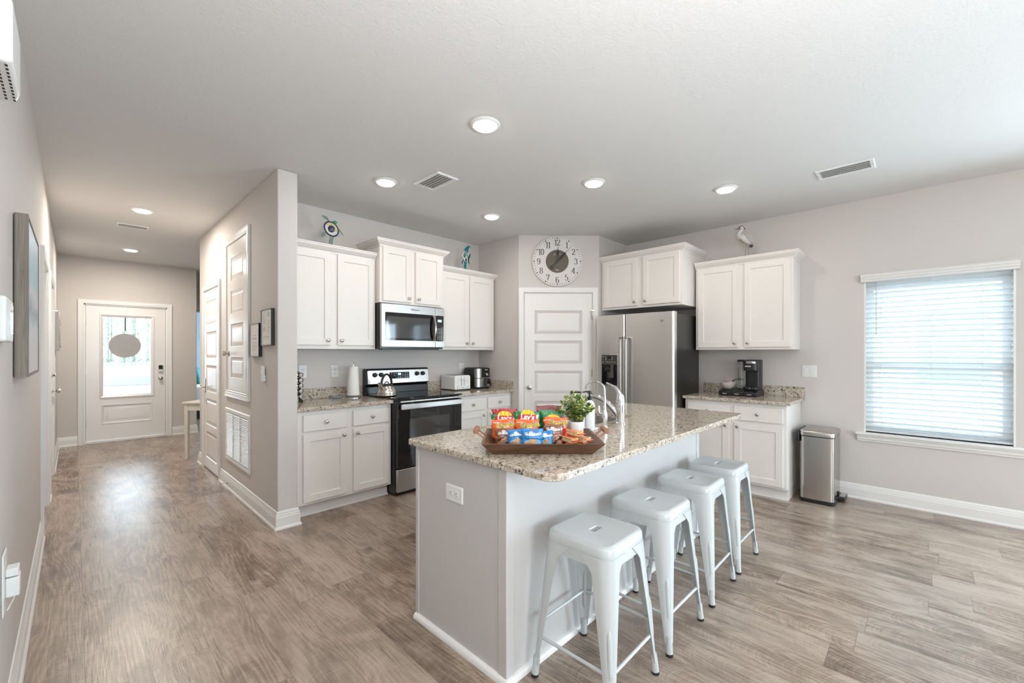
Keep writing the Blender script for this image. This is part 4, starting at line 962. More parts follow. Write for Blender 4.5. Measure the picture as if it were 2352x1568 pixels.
# spice carousel with its tins
t = thing('spice_carousel', 'black spice carousel column against the hall partition', 'spice rack', (1.368, 4.03, CT))
obj('base', G().lathe([(.070, 0), (.070, .014), (.062, .020), (.001, .020)], n=32), 'black', t)
obj('column', G().box(-.011, .011, -.011, .011, .02, .268).box(-.03, .03, -.03, .03, .268, .274), 'black', t)
M['tin'] = mat('dark_chrome', (.33, .30, .27), .16, 1)
tin = None
for lev in range(5):
    for k, a in enumerate((-160, -105, -50, 5, 60)):
        if tin is None:
            tin = thing('spice_tin', 'round dark chrome spice tin held in the black carousel', 'spice tin', (0, 0, 0), 0, 'spice tins in the carousel')
            mx = Matrix.Rotation(PI/2, 4, 'Y')
            obj('jar', G().lathe([(.001, -.024), (.014, -.023), (.022, -.012), (.0235, 0), (.021, .010), (.020, .012)], n=18, mx=mx), 'tin', tin, smooth=50)
            obj('lid', G().lathe([(.0225, .011), (.0225, .018), (.018, .024), (.001, .026)], n=18, mx=mx), 'chrome', tin, smooth=40)
            o = tin
        else: o = copy_tree(tin)
        an = math.radians(a); o.location = (1.368+.0470*math.cos(an), 4.03+.0470*math.sin(an), CT+.048+lev*.0485); o.rotation_euler = (0, 0, an)
# kettle on the left burners
t = thing('kettle', 'brushed steel whistling kettle with a black loop handle on the stove', 'kettle', (2.150, 3.815, .9156), math.radians(205))
M['kettle'] = mat('kettle_steel', (.62, .58, .53), .20, 1)
obj('body', G().lathe([(.001, 0), (.088, 0), (.097, .006), (.099, .016), (.096, .022), (.097, .026), (.092, .050), (.082, .078), (.066, .100), (.046, .113), (.030, .118), (.001, .120)], n=40), 'kettle', t, smooth=40)
sp = obj('spout', G().tube([(.070, 0, .070), (.095, 0, .095), (.112, 0, .118)], [.022, .017, .014], 16), 'kettle', t)
obj('whistle_cap', G().tube([(.109, 0, .114), (.121, 0, .130)], [.0165, .0155], 14), 'chrome', sp)
pts = [(.082*math.cos(a)*1.0, 0, .112+.100*math.sin(a)) for a in [PI*(-.06+1.12*k/20) for k in range(21)]]
obj('handle', G().tube(pts, [.008]+[.0095]*19+[.008], 12, squash=1.3), 'black', t)
lid = obj('lid', G().lathe([(.036, .1165), (.034, .120), (.012, .122), (.001, .122)], n=24), 'kettle', t)
obj('lid_handle', G().tube([(.030*math.cos(a), 0, .116+.024*math.sin(a)) for a in [PI*k/10 for k in range(11)]], .005, 8), 'black', lid)
# toaster
t = thing('toaster', 'white four-slice toaster on the counter right of the stove', 'toaster', (3.165, 3.875, CT))
w2 = .118; dp = .265
pf = [(-w2, .012), (w2, .012), (w2, .150)] + [(w2-.026+.026*math.cos(a), .150+.026*math.sin(a)) for a in (PI/8, PI/4, 3*PI/8)] + [(w2-.026, .176), (-w2+.026, .176)] + [(-w2+.026-.026*math.cos(a), .150+.026*math.sin(a)) for a in (3*PI/8, PI/4, PI/8)] + [(-w2, .150)]
obj('body', G().prism(pf, 0, dp, lambda u, v, h: (u, h, v)), 'white', t, bevel=.008, seg=3)
obj('base', G().box(-w2+.006, w2-.006, .006, dp-.006, 0, .0125), 'black', t)
for x in (-.075, -.03, .03, .075): obj('bread_slot', G().box(x-.011, x+.011, .04, dp-.04, .1755, .1768), 'darkslot', t)
for x in (-.022, .022):
    obj('lever_slot', G().box(x-.0022, x+.0022, -.0012, .002, .055, .160), 'darkslot', t)
    obj('lever', G().box(x-.020, x+.020, -.020, -.001, .128, .140), 'white', t, bevel=.003)
    k = obj('browning_dial', G().cyl((x*3.4, 0, .047), (x*3.4, -.012, .047), .014, .012, 20), 'white', t)
    obj('pointer', G().box(x*3.4-.0012, x*3.4+.0012, -.0126, -.0118, .047, .059), 'darkslot', k)
g = G()
for s in (-1, 1):
    for i in range(5): g.add([(s*.075-.012, -.0006, .085+i*.013), (s*.075+.012, -.0006, .085+i*.013), (s*.075+.012, -.0006, .087+i*.013), (s*.075-.012, -.0006, .087+i*.013)], [(0, 1, 2, 3)])
obj('scale_marks', g, mat('pale_print', (.45, .45, .45), .5), t)
obj('brand_lettering', remap(text_geo('Cuisinart', .013), lambda x, y, z: (x, -.0008, .032+y)), mat('dark_print', (.08, .08, .08), .5), t)
# air fryer
t = thing('air_fryer', 'black and steel air fryer in the corner beside the toaster', 'air fryer', (3.505, 4.02, CT), math.radians(2))
a, b = .118, .135; RF = lambda o, z, r=.05: [(x, y, z) for x, y in rrect(-a+o, a-o, -b+o, b-o, r, 6)]
obj('body', G().rings([RF(.006, 0), RF(0, .012), RF(0, .225), RF(.006, .248), RF(.022, .256)]), 'black', t, smooth=50)
def shell(z0, z1, x0, x1, off, m, name, parent):     # band that wraps the front of the body
    ol = [p for p in rrect(-a-off, a+off, -b-off, b+off, .05, 6)]
    seg = [(x, y) for x, y in ol if y < -b+.052]; seg.sort(key=lambda p: p[0]+(0 if p[0] < 0 else 0))
    L = sorted([p for p in seg if p[0] < 0], key=lambda p: (-p[1], p[0])); Rr = sorted([p for p in seg if p[0] > 0], key=lambda p: (p[1], p[0]))
    path = [p for p in L+Rr if x0 <= p[0] <= x1]
    if x0 > -a: path = [(x0, -b-off)] + [p for p in path if p[0] > x0]
    if x1 < a: path = [p for p in path if p[0] < x1] + [(x1, -b-off)]
    inner = [(x*.97, y*.97) for x, y in path]
    poly = path + inner[::-1]
    return obj(name, G().prism(poly, z0, z1, XYZ), m, parent, smooth=50)
shell(.132, .247, -a-1, a+1, .0015, 'steel', 'upper_band', t)
shell(.138, .250, -.045, a+1, .0035, 'gloss', 'control_panel', t)
bk = shell(.022, .126, -a-1, a+1, .0025, 'steel', 'basket_front', t)
obj('handle', G().prism([(.012, .122), (.062, .122), (.086, .030), (.070, .030), (.055, .085), (.019, .085), (.006, .030), (-.010, .030)], -b-.045, -b-.003, lambda u, v, h: (u, h, v)), 'black', bk, bevel=.006)
obj('release', G().box(.018, .060, -b-.040, -b-.004, .034, .060), 'steel', bk, bevel=.003)
dl = obj('dial', G().lathe([(.018, 0), (.018, .008), (.015, .012), (.001, .012)], n=24, mx=Matrix.Translation((.040, -b-.004, .172)) @ Matrix.Rotation(PI/2, 4, 'X')), 'chrome', t)
obj('dial_marks', remap(text_geo('M', .012), lambda x, y, z: (.016+x, -b-.0042, .182+y)), 'iconwhite', t)
obj('brand_lettering', remap(text_geo('Instant', .016, bold=.0005), lambda x, y, z: (.035+x, -b-.0042, .232+y)), 'iconwhite', t)

# ------------------------------------------------------------------ coffee corner (local x = y0 - world y, front = -x)
t = thing('pod_drawer', 'low black three-drawer coffee pod holder under the coffee maker', 'pod drawer', (4.86, 1.37, CT), -PI/2)
obj('case', G().prism([(-.155, 0), (.130, 0), (.130, .045), (.115, .062), (-.100, .062), (-.155, .040)], -.178, .178, lambda u, v, h: (h, u, v)), 'black', t, bevel=.004)
for i, x in enumerate((-.115, 0, .115)):
    d = obj('drawer', G().box(x-.054, x+.054, -.163, -.1545, .004, .038), 'black', t, bevel=.003)
    obj('pull', G().prism(rrect(x-.022, x+.022, .016, .024, .004, 3), -.168, -.1628, lambda u, v, h: (u, h, v)), 'chrome', d)
t = thing('coffee_maker', 'black pod coffee maker with a clear side tank on the pod holder', 'coffee maker', (4.87, 1.285, CT+.0625), -PI/2)
obj('base', G().prism(rrect(-.045, .088, -.120, .10, .03, 5), 0, .030, XYZ), 'black', t, bevel=.006)
obj('tower', G().prism(rrect(-.045, .088, -.035, .10, .025, 5), .028, .305, XYZ), 'black', t, bevel=.005)
hd = obj('brew_head', G().prism(rrect(-.045, .088, -.125, -.02, .045, 6), .195, .300, XYZ), 'black', t, bevel=.006)
obj('chrome_band', G().prism(rrect(-.041, .084, -.1285, -.03, .045, 6), .268, .292, XYZ), 'steel', hd, bevel=.003)
obj('brand_lettering', remap(text_geo('KEURIG', .0155, bold=.0007), lambda x, y, z: (.006+x, -.1262, .240+y)), 'iconwhite', hd)
obj('drip_plate', G().prism(rrect(-.03, .073, -.11, -.04, .02, 4), .030, .034, XYZ), 'gloss', t)
obj('water_mark', G().cyl((.02, -.1205, .018), (.02, -.1225, .018), .006, n=12), 'chrome', t)
tk = obj('water_tank', G().prism(rrect(-.112, -.046, -.075, .095, .025, 5), .012, .285, XYZ), 'clear', t, bevel=.003)
obj('tank_lid', G().prism(rrect(-.114, -.044, -.078, .097, .025, 5), .2855, .305, XYZ), 'black', tk, bevel=.004)
obj('tank_strap', G().box(-.115, -.045, -.078, -.073, .10, .106), 'black', tk)
obj('tank_foot', G().prism(rrect(-.112, -.046, -.075, .095, .025, 5), 0, .0118, XYZ), 'black', tk)
m = mat('speckled_bowl_glaze', (.52, .48, .44), .4, vary=(160, .35))
bw = tag(obj('bowl', G().lathe([(.001, .004), (.030, 0), (.034, .002), (.052, .018), (.068, .042), (.074, .066), (.071, .068), (.064, .044), (.046, .022), (.001, .012)], n=36), m, smooth=50), 'small speckled stoneware bowl on the left of the pod holder', 'bowl')
bw.location = (4.79, 1.485, CT+.0625)
M['pinkpack'] = mat('pink_packet', (.75, .42, .42), .5); M['whitepack'] = mat('white_packet', (.82, .79, .76), .5)
rr = random.Random(4)
for i, (dx, dy, mm) in enumerate(((-.01, .030, 'whitepack'), (.005, .005, 'pinkpack'), (.015, -.02, 'whitepack'), (-.015, -.025, 'whitepack'), (.01, .02, 'pinkpack'), (-.012, .0, 'whitepack'), (.0, -.008, 'pinkpack'))):
    g = G(); g.rings([[(x, y, z) for x, y in rrect(-.030+o, .030-o, -.018+o, .018-o, .003, 2)] for z, o in ((-.004, .010), (0, 0), (.004, .010))])
    s = tag(obj('sweetener_packet', g, mm, smooth=60), ('pink' if mm == 'pinkpack' else 'white') + ' sweetener packet lying in the speckled bowl', 'packet', 'sweetener packets in the bowl')
    s.location = (4.79+dx, 1.485+dy, CT+.0625+.040+.011*i); s.rotation_euler = (rr.uniform(-.25, .25), rr.uniform(-.25, .25), rr.uniform(0, 3))
sp = thing('coffee_scoop', 'dark scoop handle sticking out of the speckled bowl', 'scoop', (4.80, 1.44, CT+.155))
obj('handle', G().tube([(0, 0, -.01), (-.005, -.03, .008), (-.01, -.085, .018)], [.006, .0035, .004], 8), 'black', sp)

# ------------------------------------------------------------------ faucets and soap on the island
t = thing('faucet', 'chrome single-lever kitchen faucet behind the sink', 'faucet', (2.372, 1.36, CT))
obj('body', G().lathe([(.031, 0), (.031, .005), (.027, .008), (.026, .10), (.027, .118), (.026, .125), (.0265, .14), (.025, .165), (.018, .182), (.001, .188)], n=32), 'chrome', t, smooth=40)
obj('spout', G().tube([(0, .015, .045), (0, .045, .080), (0, .085, .115), (0, .130, .142), (0, .180, .156), (0, .225, .155), (0, .250, .143), (0, .258, .125)], [.017, .017, .0165, .016, .0155, .0155, .0155, .0145], 16), 'chrome', t, smooth=60)
obj('lever', G().tube([(0, 0, .150), (0, .006, .182), (0, .020, .206), (0, .040, .224), (0, .070, .237), (0, .100, .247)], [.019, .014, .0095, .007, .0056, .005], 14, squash=1.2), 'chrome', t, smooth=60)
obj('spray_button', G().box(-.006, .006, .205, .245, .170, .174), 'black', t, bevel=.001)
t = thing('water_filter_tap', 'slender chrome gooseneck tap with a small side lever on the island', 'faucet', (2.19, 1.36, CT))
obj('body', G().lathe([(.020, 0), (.019, .004), (.011, .012), (.014, .030), (.0175, .055), (.0165, .078), (.012, .092), (.009, .105), (.0085, .125)], n=24), 'chrome', t, smooth=50)
pts = [(0, 0, .10), (0, 0, .18), (0, .002, .225)] + [(0, .067-.067*math.cos(a), .225+.040*math.sin(a)) for a in [PI*k/9 for k in range(1, 9)]] + [(0, .135, .215)]
obj('gooseneck', G().tube(pts, [.0085, .0065] + [.0058]*9 + [.0055], 12), 'chrome', t, smooth=60)
obj('side_lever', G().tube([(0, .010, .072), (0, .034, .076), (0, .040, .090), (0, .042, .122)], [.010, .007, .006, .0065], 10), 'chrome', t, smooth=60)
t = thing('soap_tray', 'small white tray under the two soap bottles', 'tray', (2.02, 1.385, CT))
obj('dish', G().rings([[(x, y, z) for x, y in rrect(-.085+o, .085-o, -.045+o, .045-o, .02, 4)] for z, o in ((0, .004), (.006, 0), (.009, 0), (.006, .006), (.005, .010))]), 'ceramic', t, smooth=40)
def soap(label, x, y, rz):
    t = thing('soap_bottle', label, 'soap bottle', (x, y, CT+.0056), rz)
    obj('bottle', G().lathe([(.001, 0), (.026, 0), (.028, .003), (.028, .135), (.024, .150), (.014, .160), (.012, .168), (.001, .169)], n=32), 'ceramic', t, smooth=40)
    p = obj('pump', G().lathe([(.0135, .165), (.0135, .182), (.006, .185), (.005, .205), (.011, .207), (.011, .215), (.001, .217)], n=20), 'black', t)
    obj('nozzle', G().tube([(0, 0, .212), (-.02, 0, .213), (-.042, 0, .209)], [.006, .005, .0035], 8), 'black', p)
soap('white pump soap bottle nearest the faucet on the island', 2.052, 1.372, math.radians(-45))
soap('white pump soap bottle hidden behind the potted plant leaves', 1.990, 1.398, math.radians(-40))

# ------------------------------------------------------------------ wooden tray (local x along the picture plane, y away from the camera)
TX, TY = .1325*.6965+2.0*.7175, -.1325*.7175+2.0*.6965
TR = AZ-PI/2
def tl(x, y, z): c, s = math.cos(TR), math.sin(TR); return (TX+c*x-s*y, TY+s*x+c*y, z)
t = thing('wooden_tray', 'dark walnut serving tray with peg handles on the island', 'tray', (TX, TY, CT), TR)
def tray_ring(hx, hy0, hy1, z): return [(-hx, hy0, z), (hx, hy0, z), (hx, hy1, z), (-hx, hy1, z)]
tb = G(); tb.rings([tray_ring(.217, -.158, .140, 0), tray_ring(.263, -.205, .178, .053), tray_ring(.252, -.194, .167, .053), tray_ring(.210, -.150, .132, .010)])
obj('body', tb, 'walnut', t, smooth=None)
for s in (-1, 1):
    hb = obj('handle', G().cyl((s*.298, -.070, .083), (s*.298, .018, .083), .0125, n=18), 'peg', t, bevel=.002)
    for y in (-.064, .012): obj('dowel', G().cyl((s*.253, y, .046), (s*.305, y, .087), .0042, n=8), 'peg', hb)
FLOOR = CT+.0104
def bag_surface(W, Hh, T, seed, taper=.70):
    rr = random.Random(seed); ph = [rr.uniform(0, 6) for _ in range(8)]; am = [rr.uniform(.4, 1) for _ in range(8)]
    def S(u, v):      # u,v in 0..1 -> x, z, half thickness
        e = (math.sin(PI*min(max(u, .001), .999)))**.55 * (math.sin(PI*min(max((v-.055)/.89, .001), .999)))**.60 if .055 < v < .945 else 0
        cr = .0022*(am[0]*math.sin(u*9+ph[0]+v*3)+am[1]*math.sin(v*13+ph[1]+u*4)+am[2]*math.sin((u+v)*17+ph[2])*.6)
        tp = min(1, v/.36); pinch = (1-.045*(math.sin(PI*v)))*(taper+(1-taper)*tp*tp*(3-2*tp))
        wob = .0018*math.sin(v*19+ph[3])+.0014*math.sin(v*31+ph[4])
        x = (u-.5)*W*pinch + wob*(1 if u > .5 else -1)*abs(2*u-1)
        edge = .0016*math.sin(u*40+ph[5]) if (v < .055 or v > .945) else 0
        return x, v*Hh+.002*math.sin(u*7+ph[6])*(1 if v > .5 else 0), T/2*e+cr*e**.5, edge
    return S
def bag(name, label, group, x, y, W, Hh, T, m, seed, rz=0, lean=.16, z=FLOOR, cat='snack bag'):
    t = thing(name, label, cat, tl(x, y, z), TR+rz, group)
    S = bag_surface(W, Hh, T, seed, .60 if x < -.15 else .8); NX, NZ = 18, 22; ca, sa = math.cos(lean), math.sin(lean)
    def P(u, v, side, eps=0):
        xx, zz, th, ed = S(u, v); yy = side*(th+.0005+eps)+ed
        return (xx, yy*ca+zz*sa, -yy*sa*0+zz*ca+.004 - (yy*sa))
    g = G()
    fr = [[P(i/NX, j/NZ, -1) for i in range(NX+1)] for j in range(NZ+1)]; bk = [[P(i/NX, j/NZ, 1) for i in range(NX+1)] for j in range(NZ+1)]
    n = NX+1; g.v = [p for r in fr for p in r] + [p for r in bk for p in r]; B = n*(NZ+1)
    for j in range(NZ):
        for i in range(NX):
            q = (j*n+i, j*n+i+1, (j+1)*n+i+1, (j+1)*n+i); g.f.append(q); g.f.append(tuple(B+k for k in q[::-1]))
    for j in range(NZ):
        for i in (0, NX): a_, b_ = j*n+i, (j+1)*n+i; g.f.append((a_, b_, B+b_, B+a_))
    for i in range(NX):
        for j in (0, NZ): a_, b_ = j*n+i, j*n+i+1; g.f.append((a_, b_, B+b_, B+a_))
    body = obj('pouch', g, m, t, smooth=70)
    def F(px, pz, lay=1): return P(px/W+.5, pz/Hh, -1, .0006*lay)     # decal mapping: metres from the centre line / bottom edge
    return t, body, F
def decal(name, F, g2, m, parent, lay=1):
    """g2: flat geometry in x,y = metres on the pouch; subdivided so it follows the bulge."""
    bm = bmesh.new(); vs = [bm.verts.new((p[0], p[1], 0)) for p in g2.v]
    for f in g2.f:
        try: bm.faces.new([vs[i] for i in f])
        except ValueError: pass
    bmesh.ops.triangulate(bm, faces=bm.faces)
    long = [e for e in bm.edges if e.calc_length() > .008]
    for _ in range(3):
        if not long: break
        bmesh.ops.subdivide_edges(bm, edges=long, cuts=1); bmesh.ops.triangulate(bm, faces=bm.faces); long = [e for e in bm.edges if e.calc_length() > .008]
    bm.verts.index_update(); bm.faces.index_update()
    g = G(); g.v = [F(v.co.x, v.co.y, lay) for v in bm.verts]; g.f = [tuple(v.index for v in f.verts) for f in bm.faces]; bm.free()
    return obj(name, g, m, parent, smooth=70)
def P2(pts): g = G(); g.add([(x, y, 0) for x, y in pts], [tuple(range(len(pts)))]); return g
def E2(cx, cy, rx, ry, n=22): return P2([(cx+rx*math.cos(2*PI*k/n), cy+ry*math.sin(2*PI*k/n)) for k in range(n)])
def T2(body, size, cx, cy, bold=0, shear=0, rot=0, sx=1):
    g = text_geo(body, size, bold=bold, shear=shear); c, s = math.cos(rot), math.sin(rot)
    return remap(g, lambda x, y, z: (cx+(x*sx)*c-y*s, cy+(x*sx)*s+y*c, 0))
def foil(name, c, rough=.22): return mat(name, c, rough, spec=.5, coat=.15)
M['fgreen'] = foil('green_foil', (.005, .20, .055)); M['forange'] = foil('orange_foil', (.80, .13, .012)); M['fred'] = foil('red_foil', (.42, .012, .012))
M['fblue'] = foil('blue_foil', (.02, .22, .56)); M['fbrown'] = foil('brown_foil', (.24, .075, .03)); M['fdred'] = foil('dark_red_foil', (.22, .012, .014))
M['pyellow'] = mat('print_yellow', (.95, .60, .03), .35); M['pwhite'] = mat('print_white', (.85, .84, .82), .35); M['pred'] = mat('print_red', (.55, .01, .015), .3)
M['pblack'] = mat('print_black', (.012, .01, .01), .35); M['psilver'] = mat('print_silver', (.62, .62, .60), .25, .4); M['plite'] = mat('print_light_blue', (.25, .55, .85), .35)
M['cookie'] = mat('print_cookie', (.58, .36, .18), .6, vary=(180, .25)); M['choc'] = mat('print_chocolate', (.05, .018, .01), .5); M['pgreen'] = mat('print_light_green', (.30, .62, .22), .35); M['cookiepink'] = mat('print_chip_cookie', (.52, .30, .21), .6, vary=(200, .3))
rr = random.Random(21)
# red bags at the back
bag('snack_bag', 'red foil snack bag behind the leftmost green bag, its left side showing', 'chip bags in the tray', -.170, .100, .125, .148, .026, 'fred', 1, .02)
bag('snack_bag', 'dark red snack bag at the back, only its top edge above the rightmost green bag', 'chip bags in the tray', .052, .103, .128, .163, .026, 'fdred', 2)
def green(label, x, y, seed, rz, Hh, lo):
    t, b_, F = bag('snack_bag', label, 'chip bags in the tray', x, y, .126, Hh, .036, 'fgreen', seed, rz, .14)
    lg = decal('sun_logo', F, E2(.004, lo+.008, .036, .026), 'pyellow', b_, 1)
    decal('ribbon', F, P2([(-.043, lo-.014), (.0, lo-.017), (.045, lo-.010), (.045, lo+.013), (.0, lo+.011), (-.043, lo+.008)]), 'pred', lg, 2)
    decal('lettering', F, T2("Lay's", .036, .001, lo-.002, .0012, .12), 'pwhite', lg, 3)
    g = G()
    for k in range(5):
        q = E2(-.045+k*.021+rr.uniform(-.006, .006), Hh-.014-rr.uniform(0, .008), .0032, .0036, 10); g.add(q.v, q.f)
    decal('onion_print', F, g, 'pgreen', b_, 1)
    decal('silver_corner', F, P2([(.034, Hh-.018), (.058, Hh-.014), (.056, Hh-.046), (.046, Hh-.034)]), 'psilver', b_, 1)
green('leftmost green chip bag, in front of the red bag', -.171, .060, 3, .02, .124, .109)
green('middle green chip bag, the tallest of the three', -.060, .045, 4, -.03, .142, .116)
green('rightmost green chip bag, beside the potted plant', .066, .066, 5, .02, .146, .092)
def orange(label, x, y, seed, rz, Hh, lean):
    t, b_, F = bag('snack_bag', label, 'cheese puff bags in the tray', x, y, .115, Hh, .036, 'forange', seed, rz, lean)
    a = dict(cx=.012, cy=Hh-.026, rot=.10, sx=.95)
    l0 = decal('lettering_glow', F, T2('Cheetos', .028, bold=.0042, **a), 'pwhite', b_, 1)
    decal('lettering_outline', F, T2('Cheetos', .028, bold=.0029, **a), 'pblack', l0, 2); decal('lettering', F, T2('Cheetos', .028, bold=.0006, **a), 'pyellow', l0, 3)
    decal('top_stripe', F, P2([(-.054, Hh-.0165), (-.022, Hh-.0145), (-.022, Hh-.012), (-.054, Hh-.014)]), 'pwhite', b_, 1)
orange('leftmost orange cheese puff bag, above the brown cookie pack', -.171, -.014, 6, .03, .113, .12)
orange('middle orange cheese puff bag, above the blue cookie packs', -.062, -.024, 7, -.02, .114, .12)
orange('rightmost orange cheese puff bag, leaning beside the white plant pot', .072, -.008, 8, -.05, .122, .10)
def cookie(label, x, y, seed, rz, W, Hh, m, brown, name_txt=True, lean=.14):
    t, b_, F = bag('cookie_pack', label, 'cookie packs at the front of the tray', x, y, W, Hh, .030, m, seed, rz, lean, cat='cookie pack')
    ls = decal('lettering', F, T2("Grandma's", W*.185, .002, Hh-.023, .0008, .25, .03), 'pwhite', b_, 2)
    g = G()
    for k in range(5): q = P2([(-W*.26+k*W*.12, Hh-.0375), (-W*.26+k*W*.12+W*.09, Hh-.0370), (-W*.26+k*W*.12+W*.09, Hh-.0345), (-W*.26+k*W*.12, Hh-.0350)]); g.add(q.v, q.f)
    decal('small_print', F, g, 'plite' if not brown else 'psilver', b_, 2)
    decal('portrait_oval', F, E2(-.004, Hh-.0155, .010, .0065, 16), 'psilver', b_, 1)
    decal('window_patch', F, P2([(-W*.40, .008), (W*.42, .008), (W*.40, Hh*.46), (0, Hh*.53), (-W*.36, Hh*.42)]), 'choc' if brown else 'plite', b_, 1)
    g = G(); g2 = G()
    for k in range(6 if not brown else 4):
        cx, cy = (-W*.28+W*.19*(k % 4)+(.006 if k > 3 else 0), Hh*(.16+.13*((k*7) % 3)))
        r_ = W*.135 if not brown else W*.17; q = E2(cx, cy, r_, r_*.8, 18); g.add(q.v, q.f)
        for j in range(5):
            q = E2(cx+rr.uniform(-.6, .6)*r_, cy+rr.uniform(-.5, .5)*r_, .0018, .0015, 8); g2.add(q.v, q.f)
    ck = decal('cookie_picture', F, g, 'cookiepink' if brown else 'cookie', b_, 3)
    if brown: decal('chip_specks', F, g2, 'choc', ck, 4)
    else:
        decal('badge', F, E2(W*.34, .013, W*.13, .008, 16), 'pwhite', b_, 4)
cookie('brown cookie pack at the left front corner of the tray', -.165, -.072, 9, .08, .088, .082, 'fbrown', True)
cookie('left of the three blue cookie packs, partly behind the middle one', -.112, -.106, 10, .05, .080, .082, 'fblue', False)
cookie('middle blue cookie pack, the largest and frontmost', -.044, -.132, 11, -.03, .096, .090, 'fblue', False)
cookie('right and smallest of the three blue cookie packs', .018, -.104, 12, -.10, .066, .078, 'fblue', False)
cookie('brown cookie pack right of the blue ones, before the rightmost orange bag', .058, -.062, 13, -.06, .094, .098, 'fbrown', True)
bag('candy_bag', 'small bright red bag squeezed between the brown cookie pack and plant pot', 'cookie packs at the front of the tray', .116, -.050, .044, .075, .028, foil('bright_red_foil', (.62, .012, .01)), 14, -.1)
# sandwich cracker packs
def cracker(label, x, y, z, rz, tilt=0, L=.075, Wd=.040, Th=.019):
    t = thing('cracker_pack', label, 'cracker pack', tl(x, y, z), TR+rz, 'cracker packs at the right of the tray'); t.rotation_euler = (tilt, 0, TR+rz)
    M.setdefault('film', mat('clear_film', (.85, .55, .42), .12, trans=.35, ior=1.3, coat=.5)); M.setdefault('cracker', mat('orange_cracker', (.78, .42, .17), .7, vary=(60, .3))); M.setdefault('creamfill', mat('cream_filling', (.80, .66, .45), .6))
    for k in range(3):
        c = -L/2+L*(k+.5)/3; q = L/3*.46
        obj('sandwich', G().box(c-q, c+q, -Wd/2+.003, Wd/2-.003, .001, Th*.36).box(c-q, c+q, -Wd/2+.003, Wd/2-.003, Th*.62, Th-.002), 'cracker', t, bevel=.002)
        obj('filling', G().box(c-q+.001, c+q-.001, -Wd/2+.004, Wd/2-.004, Th*.36+.0001, Th*.62-.0001), 'creamfill', t)
    M.setdefault('redfilm', mat('red_film', (.60, .07, .03), .2, coat=.5))
    for e in (-L/2-.012, L/2+.001): obj('wrapper_end', G().box(e, e+.011, -Wd/2+.002, Wd/2-.002, Th*.42, Th*.56), 'redfilm', t)
    ci = obj('wrapper_print', G().box(-L/2, L/2, -Wd/2+.010, Wd/2-.016, Th-.0018, Th-.0012), mat('orange_red_print', (.70, .14, .05), .2, coat=.6), t)
K = dict(L=.080, Wd=.046, Th=.026)
cracker('lowest front sandwich cracker pack, behind the front rim of the tray', .150, -.112, FLOOR+.0005, .05, **K)
cracker('lowest rear sandwich cracker pack, under the pile by the plant pot', .150, -.058, FLOOR+.0005, -.05, **K)
cracker('sandwich cracker pack at the lower left of the pile, tilted toward the red bag', .128, -.085, FLOOR+.0275, -1.05, **K)
cracker('sandwich cracker pack at the right end of the pile, nearest the tray handle', .182, -.080, FLOOR+.0275, -.75, **K)
cracker('sandwich cracker pack lying on top of the pile by the plant pot', .152, -.070, FLOOR+.0545, -1.0, **K)
# plant
t = thing('potted_plant', 'small leafy green plant in a white pot at the back of the tray', 'plant', tl(.1735, .030, FLOOR), TR)
obj('pot', G().lathe([(.001, 0), (.030, 0), (.032, .003), (.0375, .100), (.0380, .104), (.0345, .104), (.033, .092), (.001, .090)], n=40), 'ceramic', t, smooth=40)
obj('soil', G().lathe([(.0335, .093), (.015, .096), (.001, .0955)], n=24), mat('dark_soil', (.03, .022, .015), .9), t)
lm = bpy.data.materials.new('leaf_green'); nt, bs = nodes(lm); gi = nt.nodes.new('ShaderNodeNewGeometry'); rp = ramp(nt, [(0, (.04, .10, .018)), (.28, (.11, .22, .04)), (.55, (.32, .42, .07)), (1, (.68, .68, .24))]); nt.links.new(gi.outputs['Random Per Island'], rp.inputs['Fac']); nt.links.new(rp.outputs['Color'], bs.inputs['Base Color']); bs.inputs['Roughness'].default_value = .45
M['leaf'] = lm; M['stem'] = mat('stem_brown', (.10, .10, .04), .7)
rr = random.Random(17); lg_ = G(); sg_ = G()
def leaf(g, p, d, L, Wd):
    d = d.normalized(); s = d.cross(Vector((rr.uniform(-.4, .4), rr.uniform(-.4, .4), 1))).normalized(); n = s.cross(d)
    g.add([p, p+d*L*.3+s*Wd*.42-n*.001, p+d*L*.62+s*Wd*.5, p+d*L*.9+s*Wd*.22+n*.001, p+d*L+n*.002, p+d*L*.9-s*Wd*.22+n*.001, p+d*L*.62-s*Wd*.5, p+d*L*.3-s*Wd*.42-n*.001, p+d*L*.5-n*.0025],
          [(0, 1, 8), (1, 2, 8), (2, 3, 8), (3, 4, 8), (4, 5, 8), (5, 6, 8), (6, 7, 8), (7, 0, 8)])
stems = [((math.cos(a)*r_, math.sin(a)*r_), h_) for a, r_, h_ in [(2.9, .070, .115), (2.2, .050, .135), (1.2, .030, .150), (3.6, .062, .150), (.3, .045, .140), (-.4, .066, .105), (.9, .068, .115), (4.3, .048, .120), (5.2, .050, .13), (2.5, .024, .168), (3.0, .085, .075), (0, .082, .075), (1.8, .065, .10), (4.8, .02, .155), (5.8, .075, .09)]]
for (ex, ey), h_ in stems:
    b0 = Vector((ex*.18, ey*.18, .094)); e = Vector((ex*.95, ey*.95, .090+h_*.86)); mid = b0.lerp(e, .5)+Vector((-ex*.12, -ey*.12, .012))
    pts = [b0.lerp(mid, k/4).lerp(mid.lerp(e, k/4), k/4) for k in range(5)]; sg_.tube(pts, [.0014, .0013, .0012, .001, .0006], 5)
    for k in range(30):
        f = .12+.88*k/29; p = b0.lerp(mid, f).lerp(mid.lerp(e, f), f); a = k*2.4+rr.uniform(-.3, .3)
        up = .7 if k < 24 else 1.6; leaf(lg_, p, Vector((math.cos(a), math.sin(a), up*rr.uniform(.3, .8))), rr.uniform(.017, .025), rr.uniform(.012, .017))
